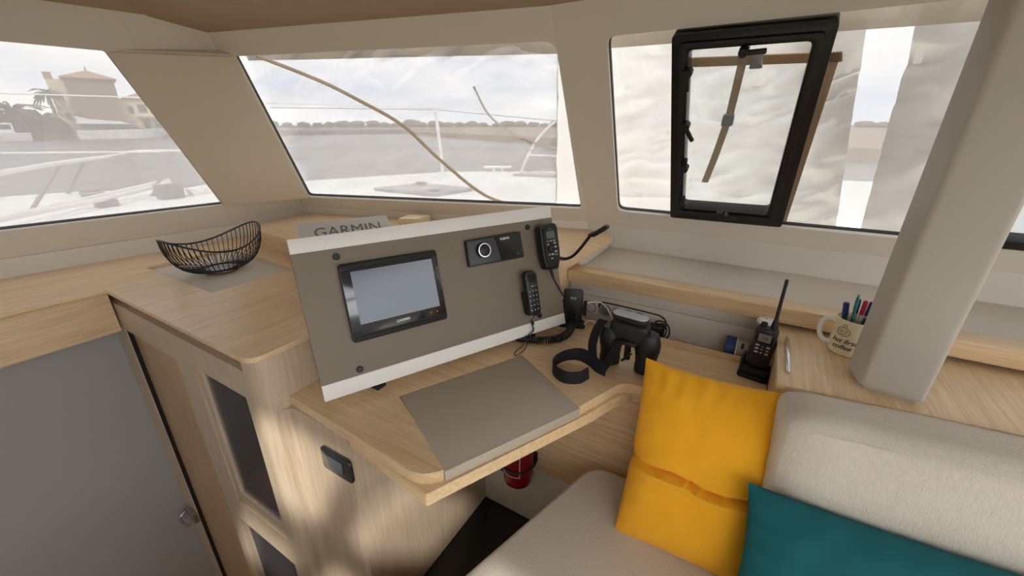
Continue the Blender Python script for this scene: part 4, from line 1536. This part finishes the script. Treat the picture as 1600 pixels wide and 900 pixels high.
part('bracket', bm, BLACKM, fe)
bm = BM()
tube(bm, [(-.596, .951, .246), (-.615, .951, .246)], .006, 8)
part('peg', bm, BLACKM, fe)

# ================================================================== OUTSIDE: OUR OWN FOREDECK
zd = .95
bm = BM()
prism(bm, [(-4.45, -6), (-4.37, .62), (-4.28, .92), (-4.03, 1.18), (-3.72, 1.52), (-3.40, 2.2), (-3.12, 2.8), (-2.83, 3.42), (-1.92, 3.97), (-.5, 4.5), (3.2, 4.9), (3.2, -2.4), (2.35, -2.4), (2.35, 1.83), (-.65, 1.83), (-2.22, 1.37), (-2.42, .2), (-2.90, -2.4), (-2.9, -6)], .55, zd)
struct('foredeck', bm, DECK, 'white foredeck of the boat outside the windows')
RAILM = mat('white_rail', 'E4E2DE', .35)
POSTM = mat('backlit_post', '8F8880', .5)  # darker than the rail: backlit shade put into the post colour
FITTING = mat('grey_fitting', '77736F', .5)  # plain grey of the deck fittings

rl = thing('guard_rail', 'white tubular guard rail with leaning stanchions on the port side deck', 'rail', (-3.8, 1.0, zd), None)
bm = BM()
tube(bm, [(-2.75, .22, 1.19), (-3.09, .47, 1.19), (-3.62, .80, 1.19), (-4.10, 1.20, 1.19), (-4.37, 1.42, 1.20), (-4.10, 1.66, 1.20), (-3.8, 1.95, 1.20)], .013, 8, 5)
part('top_rail', bm, RAILM, rl)
for p, q in (((-3.54, .59), (-3.62, .80)), ((-4.2, .90), (-3.80, .95)), ((-3.8, 1.05), (-4.06, 1.21)), ((-4.06, 1.245), (-4.22, 1.32)), ((-3.55, 1.16), (-3.95, 1.48))):
    bm = BM()
    tube(bm, [(p[0], p[1], zd), (q[0], q[1], 1.195)], .011, 8)
    part('stanchion', bm, POSTM, rl)
ll = thing('lifeline', 'thin white lifelines strung along the port side deck', 'lifeline', (-3.6, .9, 1.2), 'lifelines')
bm = BM()
tube(bm, [(-3.95, -.3, 1.565), (-3.68, .67, 1.56), (-3.49, 1.12, 1.56), (-3.3, 1.8, 1.55), (-2.46, 2.9, 1.53)], .004, 6)
part('wire', bm, RAILM, ll)
bm = BM()
tube(bm, [(-4.2, .2, 1.25), (-3.79, .60, 1.25), (-3.46, .87, 1.25), (-3.14, 1.13, 1.25)], .005, 6)
part('wire', bm, RAILM, ll)
pl_ = thing('deck_pole', 'two long poles lashed low along the port side deck', 'pole', (-3.3, .85, zd))
for pts in ([(-2.75, .12, 1.0), (-2.95, .385, 1.0), (-3.28, .85, 1.0), (-3.67, 1.32, 1.01)], [(-2.80, .05, .985), (-3.05, .40, .99), (-3.36, .80, 1.0), (-3.77, 1.355, 1.02)]):
    bm = BM()
    tube(bm, pts, .014, 8)
    part('pole', bm, RAILM, pl_)
bm = BM()
box(bm, (-3.33, .80, zd), (-3.27, .90, .99), .005)
part('chock', bm, FITTING, pl_)
wn = thing('anchor_windlass', 'grey anchor windlass with a white cap on the port bow', 'windlass', (-3.33, 1.2, zd))
bm = BM()
box(bm, (-3.40, 1.12, zd), (-3.28, 1.25, 1.04), .012)
part('motor', bm, FITTING, wn)
bm = BM()
lathe(bm, [(.05, 0), (.052, .01), (.02, .12), (.015, .13)], 16, T(-3.36, 1.31, zd) @ Matrix.Rotation(R(-70), 4, 'X'))
part('cap', bm, RAILM, wn)
bm = BM()
tube(bm, [(-3.9 + .07 * math.cos(t / 12 * 2 * PI), .95 + .05 * math.sin(t / 12 * 2 * PI), zd + .02) for t in range(12)], .016, 6, closed=True)
tube(bm, [(-3.9 + .05 * math.cos(t / 12 * 2 * PI), .95 + .035 * math.sin(t / 12 * 2 * PI), zd + .045) for t in range(12)], .016, 6, closed=True)
solo('rope_coil', bm, mat('grey_rope', '9A958D', .9), 'coiled grey rope lying on the port side deck', 'rope')
bm = BM()
roundbox(bm, (.28, .28, .34), .13, 8, T(-4.15, .28, 1.13))
solo('fender', bm, mat('cream_fender', 'CFC9BB', .6), 'round cream fender hung at the edge of the port deck', 'fender')
dh = thing('deck_hatch', 'flat grey deck hatch on the white foredeck', 'hatch', (-2.15, 2.3, zd))
bm = BM()
prism(bm, [(-2.445, 2.10), (-1.87, 2.12), (-1.82, 2.48), (-2.36, 2.49)], zd + .001, zd + .022, .004)
part('lid', bm, mat('smoked_acrylic', '8B8582', .3), dh)
for x, y in ((-2.30, 2.45), (-1.95, 2.2)):
    bm = BM()
    box(bm, (x - .04, y - .02, zd + .02), (x + .04, y + .02, zd + .035), .004)
    part('handle', bm, FITTING, dh)
bm = BM()
prism(bm, [(-2.05, 3.42), (-1.62, 3.52), (-1.58, 3.72), (-2.0, 3.66)], zd + .001, zd + .02, .004)
solo('deck_hatch', bm, mat('smoked_acrylic_far', '9A9491', .3), 'small grey deck hatch by the bow hoop rail', 'hatch')
sn = thing('deck_stanchion', 'tall white stanchion on the edge of the foredeck', 'stanchion', (-2.46, 2.9, zd))
bm = BM()
tube(bm, [(-2.46, 2.9, zd), (-2.475, 2.91, 1.2), (-2.52, 2.92, 1.53)], .014, 8)
part('post', bm, RAILM, sn)
bm = BM()
lathe(bm, [(.035, 0), (.035, .01), (.02, .03)], 12, T(-2.46, 2.9, zd))
part('foot', bm, RAILM, sn)
bl_ = thing('lifeline', 'thin wire lifelines strung across the bow through the tall stanchion', 'lifeline', (-2.5, 2.92, 1.5), 'lifelines')
bm = BM()
tube(bm, [(-3.55, 2.1, 1.53), (-2.52, 2.92, 1.52), (-1.63, 3.5, 1.43)], .003, 5)
part('wire', bm, FITTING, bl_)
bm = BM()
tube(bm, [(-3.55, 2.1, 1.22), (-2.475, 2.91, 1.21), (-1.63, 3.5, 1.19)], .003, 5)
part('wire', bm, FITTING, bl_)
ho = thing('hoop_rail', 'curved white hoop rail at the bow', 'rail', (-1.8, 3.5, zd))
bm = BM()
tube(bm, [(-2.0, 3.46, zd), (-1.93, 3.47, 1.10), (-1.84, 3.48, 1.26), (-1.74, 3.50, 1.37), (-1.66, 3.52, 1.43), (-1.625, 3.53, 1.42), (-1.62, 3.53, 1.30), (-1.62, 3.53, zd)], .012, 8, 5)
part('hoop', bm, RAILM, ho)
bm = BM()
tube(bm, [(-1.93, 3.47, 1.14), (-1.62, 3.53, 1.14)], .010, 8)
part('crossbar', bm, RAILM, ho)
ct = thing('mooring_cleat', 'white mooring cleat at the edge of the foredeck', 'cleat', (-2.37, 3.66, zd))
bm = BM()
tube(bm, [(-2.47, 3.56, zd + .05), (-2.24, 3.72, zd + .05)], .013, 8)
for f in (.35, .65):
    p = Vector((-2.47, 3.56, zd)).lerp(Vector((-2.24, 3.72, zd)), f)
    tube(bm, [p, p + Vector((0, 0, .05))], .012, 8)
part('horn', bm, RAILM, ct)

# ================================================================== OUTSIDE: WATER, SHORE, VILLA, BOATS
bm = BM()
prism(bm, [(-2500, -1500), (1500, -1500), (1500, 2500), (-2500, 2500)], -1.2, -1.0)
o = struct('water', bm, WATER, 'calm grey estuary water')
MARSH = mat('dry_marsh', '8F7B5C', .95, var=.15, vscale=.3)
bm = BM()
prism(bm, [(-175, 148), (-110, 104), (-56.4, 68.8), (-33.5, 55.7), (-23.3, 49.8), (20, 34), (120, 60), (120, 420), (-200, 420)], -1.0, -.15)
struct('shore_bank', bm, MARSH, 'brown marsh bank across the estuary')
bm = BM()
prism(bm, [(-900, 120), (-330, 196), (-160, 260), (120, 420), (120, 700), (-900, 700)], -1.0, .6)
struct('far_shore', bm, mat('far_fields', '7F7766', .95, var=.15, vscale=.05), 'far low shore on the horizon')
TREE = mat('far_foliage', '5E5D4C', .95, var=.2, vscale=.4)
for i in range(60):
    t = (i + random.uniform(.35, .65)) / 60
    a = R(152 - 94 * t)
    d = random.uniform(255, 300) - 60 * t
    h = random.choice((2.0, 2.6, 3.2, 2.3)) * (1.5 if i in (6, 11, 16, 24) else 1) * (.8 if t > .55 else 1)
    x, y = d * math.cos(a) * 1.0, d * math.sin(a)
    # bearings measured from the boat's bow
    b_ = bmesh.new()
    bmesh.ops.create_icosphere(b_, subdivisions=2, radius=1)
    for v in b_.verts:
        q = v.co * (1 + .35 * noise.noise(v.co * 2.3 + Vector((i, 0, 0))))
        v.co = Vector((q.x * random.uniform(1.5, 1.52) * h, q.y * h * 1.2, max(q.z, -.75) * h * .6))
    bm = BM()
    add(bm, b_, T(x, y, .3 + h * .45))
    solo('tree', bm, TREE, 'small round tree on the far shore line', 'tree', 'trees along the far shore')

# local frame of the quay: X to the right as seen from the boat, Y away
QM = frame((-111.7, 30.6, -1.0), (.264, .9645, 0), (-.9645, .264, 0))
STONE = mat('quay_stone', '6F675C', .9, var=.1, vscale=1)
PALE = mat('cream_render', 'DCD0AE', .85, var=.05, vscale=1)
DARKR = mat('brown_front', '84705C', .9, var=.15, vscale=2)  # front is a darker brown than the tower
TILE = mat('clay_tiles', 'A97F5E', .85, var=.15, vscale=3)
WINDARK = mat('dark_window', '4A4642', .3)
bm = BM()
prism(bm, [(-80, 1.0), (80, 1.0), (80, 60), (-80, 60)], .0, 1.1, M=QM)
struct('quay', bm, STONE, 'stone quay across the water')
vl = thing('villa', 'tall villa with brown front, clay tile roof and cream tower', 'house', QM @ Vector((2, 9, 1.1)))
bm = BM()
box(bm, (-1.6, 4, 1.1), (5.4, 12, 10.6), M=QM)
part('wall', bm, DARKR, vl)
bm = BM()
box(bm, (-4.0, 5, 1.1), (-1.6, 10, 10.4), M=QM)
part('tower', bm, PALE, vl, 'cream tower')
def pyramid(bm, x0, y0, x1, y1, z0, z1, M):
    b = bmesh.new()
    lo = [b.verts.new(p) for p in ((x0, y0, z0), (x1, y0, z0), (x1, y1, z0), (x0, y1, z0))]
    lo2 = [b.verts.new((p.co.x, p.co.y, z0 + .2)) for p in lo]
    k = b.verts.new(((x0 + x1) / 2, (y0 + y1) / 2, z1))
    b.faces.new(lo[::-1])
    for i in range(4):
        b.faces.new((lo[i], lo[(i + 1) % 4], lo2[(i + 1) % 4], lo2[i]))
        b.faces.new((lo2[i], lo2[(i + 1) % 4], k))
    add(bm, b, M)
bm = BM()
pyramid(bm, -2.1, 3.4, 5.9, 12.6, 10.6, 12.4, QM)
part('roof', bm, TILE, vl)
bm = BM()
lathe(bm, [(.12, 0), (.15, .3), (.05, .8)], 8, QM @ Matrix.Translation((1.95, 8, 12.3)))
part('finial', bm, TILE, vl)
bm = BM()
box(bm, (-4.1, 4.9, 10.4), (-3.0, 7, 11.5), M=QM)
part('chimney', bm, TILE, vl)
for x, z in ((-3.2, 6.8), (-3.0, 3.4)):
    bm = BM()
    box(bm, (x, 4.93, z), (x + .7, 5.05, z + 1.2), M=QM)
    part('window', bm, WINDARK, vl)
v2 = thing('villa', 'lower cream villa with a clay tile roof right of the brown house', 'house', QM @ Vector((9, 10, 1.1)))
bm = BM()
box(bm, (5.42, 6, 1.1), (16, 14, 7.4), M=QM)
part('wall', bm, PALE, v2)
bm = BM()
pyramid(bm, 6.0, 5.4, 12.5, 14.6, 7.4, 8.9, QM)
part('roof', bm, TILE, v2)
for x, z, ww, hh_ in ((6.4, 4.6, .8, 1.4), (8.0, 4.8, 1.4, 1.6), (10.2, 4.6, .8, 1.4), (8.2, 1.6, 1.0, 2.0), (10.0, 1.6, 1.2, 2.0)):
    bm = BM()
    box(bm, (x, 5.9, z), (x + ww, 6.05, z + hh_), M=QM)
    part('window', bm, WINDARK, v2)
bm = BM()
box(bm, (7.4, 3.5, 3.7), (12.5, 6, 4.0), M=QM)
for x in (7.6, 9.6, 12.2):
    box(bm, (x, 3.6, 1.1), (x + .25, 3.85, 3.7), M=QM)
part('porch', bm, TILE, v2, 'tiled porch')
FROND = mat('palm_fronds', '5C6149', .9)
TRUNK = mat('palm_trunk', '7E6A54', .95)
def palm(x, y, h, rad, label, seed):
    rnd = random.Random(seed)
    t_ = thing('palm_tree', label, 'palm', QM @ Vector((x, y, 1.1)), 'palms on the quay')
    bm_ = BM()
    tube(bm_, [QM @ Vector((x, y, 1.1)), QM @ Vector((x + .15, y, 1.1 + h * .5)), QM @ Vector((x, y, 1.1 + h))], [.35, .28, .3], 8)
    part('trunk', bm_, TRUNK, t_)
    for k in range(44):
        a = 2 * PI * k / 44 + rnd.uniform(-.1, .1)
        el = rnd.uniform(-.7, 1.1)
        L_ = rad * rnd.uniform(.8, 1.1)
        pts, wd = [], []
        for s in range(6):
            f = s / 5
            rr = L_ * f * (math.cos(el * (1 - f * .6)))
            zz = L_ * (f * math.sin(el) - .62 * f * f)
            pts.append(QM @ Vector((x + rr * math.cos(a), y + rr * math.sin(a), 1.1 + h + zz)))
            wd.append(Vector((-math.sin(a), math.cos(a), 0)) * rad * .20 * (1 - .85 * abs(f - .35)))
        bm_ = BM()
        ribbon(bm_, pts, wd, .03, 2)
        part('frond', bm_, FROND, t_)
palm(-9.6, 3.6, 3.6, 5.0, 'bushy dark palm tree at the left of the villa', 1)
palm(-6.2, 3, 2.4, 3.8, 'lower palm tree between the bushy palm and the tower', 2)
palm(-4.4, 2.6, 6.8, 2.2, 'slender tall palm tree beside the cream tower', 3)

SHRUB = mat('dark_shrub', '56583F', .95, var=.2, vscale=1.5)
for i_, (x, y, r_, lb) in enumerate(((-12.2, 4.2, 2.1, 'round dark shrub at the far left end of the quay'), (-8.6, 5.8, 2.5, 'broad dark shrub behind the bushy palm'), (-5.2, 3.6, 1.7, 'low dark shrub at the foot of the cream tower'))):
    b_ = bmesh.new()
    bmesh.ops.create_icosphere(b_, subdivisions=4, radius=1)
    for v in b_.verts:
        q = v.co * (1 + .30 * noise.noise(v.co * 2.6 + Vector((i_ * 7, 0, 0))) + .12 * noise.noise(v.co * 8))
        v.co = Vector((q.x * r_ * 1.2, q.y * r_, max(q.z, -.6) * r_))
    bm = BM()
    add(bm, b_, QM @ Matrix.Translation((x, y, 1.1 + r_ * .6)))
    solo('shrub', bm, SHRUB, lb, 'shrub', 'shrubs on the quay')

def hull_mesh(L_, B_, H_, bow=.35, sheer=.25):
    """simple planing hull: stern at x = 0, bow at x = L"""
    b = bmesh.new()
    n = 14
    rows = []
    for i in range(n + 1):
        f = i / n
        hb = B_ / 2 * (1 - max(0, (f - .5) / .5) ** 2.4)
        top = H_ * (1 + sheer * f * f)
        x = f * L_ * (1 - bow * 0)
        xw = f * L_ * (1 - bow * .5 * f)
        rows.append([b.verts.new((x, -hb, top)), b.verts.new((xw, -hb * .82, 0)), b.verts.new((xw, hb * .82, 0)), b.verts.new((x, hb, top))])
    for a, c in zip(rows, rows[1:]):
        for k in range(3):
            b.faces.new((a[k], a[k + 1], c[k + 1], c[k]))
        b.faces.new((a[3], a[0], c[0], c[3]))
    b.faces.new(rows[0])
    b.faces.new(rows[-1][::-1])
    bmesh.ops.remove_doubles(b, verts=b.verts, dist=1e-4)
    bmesh.ops.recalc_face_normals(b, faces=b.faces)
    return b
HULLW = mat('white_hull', 'ECECEA', .3)
YM_ = QM @ Matrix.Translation((-2.2, -4.0, 0)) @ Matrix.Rotation(R(4), 4, 'Z')
yt = thing('motor_yacht', 'sleek white motor yacht moored in front of the villas', 'boat', YM_ @ Vector((5, 0, 0)))
bm = BM()
add(bm, hull_mesh(14.5, 3.6, 1.5), YM_)
part('hull', bm, HULLW, yt)
bm = BM()
prism(bm, [(1.2, 1.35), (9.6, 1.5), (7.6, 2.55), (1.0, 2.6)], -1.4, 1.4, M=YM_ @ Matrix(((1, 0, 0, 0), (0, 0, 1, 0), (0, 1, 0, 0), (0, 0, 0, 1))))
part('cabin_glass', bm, WINDARK, yt, 'dark wraparound cabin glass')
bm = BM()
prism(bm, [(.4, 2.6), (7.7, 2.5), (6.4, 3.0), (2.2, 3.35), (.2, 3.9), (.6, 3.2)], -1.5, 1.5, M=YM_ @ Matrix(((1, 0, 0, 0), (0, 0, 1, 0), (0, 1, 0, 0), (0, 0, 0, 1))))
part('roof', bm, HULLW, yt)
bm = BM()
box(bm, (6.3, -1.62, .75), (7.6, -1.55, 1.0), M=YM_)
part('porthole', bm, WINDARK, yt)
SB = QM @ Matrix.Translation((-8.0, -8.5, 0)) @ Matrix.Rotation(R(205), 4, 'Z')
sb = thing('small_boat', 'small white boat with a boxy wheelhouse moored at the far left', 'boat', SB @ Vector((2.5, 0, 0)))
bm = BM()
add(bm, hull_mesh(6.5, 2.6, 1.2), SB)
part('hull', bm, HULLW, sb)
bm = BM()
box(bm, (1.6, -.9, 1.2), (3.6, .9, 2.7), .05, SB)
part('wheelhouse', bm, HULLW, sb)
for (lo_, hi_) in (((1.9, -.93, 1.75), (3.3, -.88, 2.45)), ((1.9, .88, 1.75), (3.3, .93, 2.45)), ((1.55, -.7, 1.75), (1.62, .7, 2.45))):
    bm = BM()
    box(bm, lo_, hi_, M=SB)
    part('window', bm, WINDARK, sb)
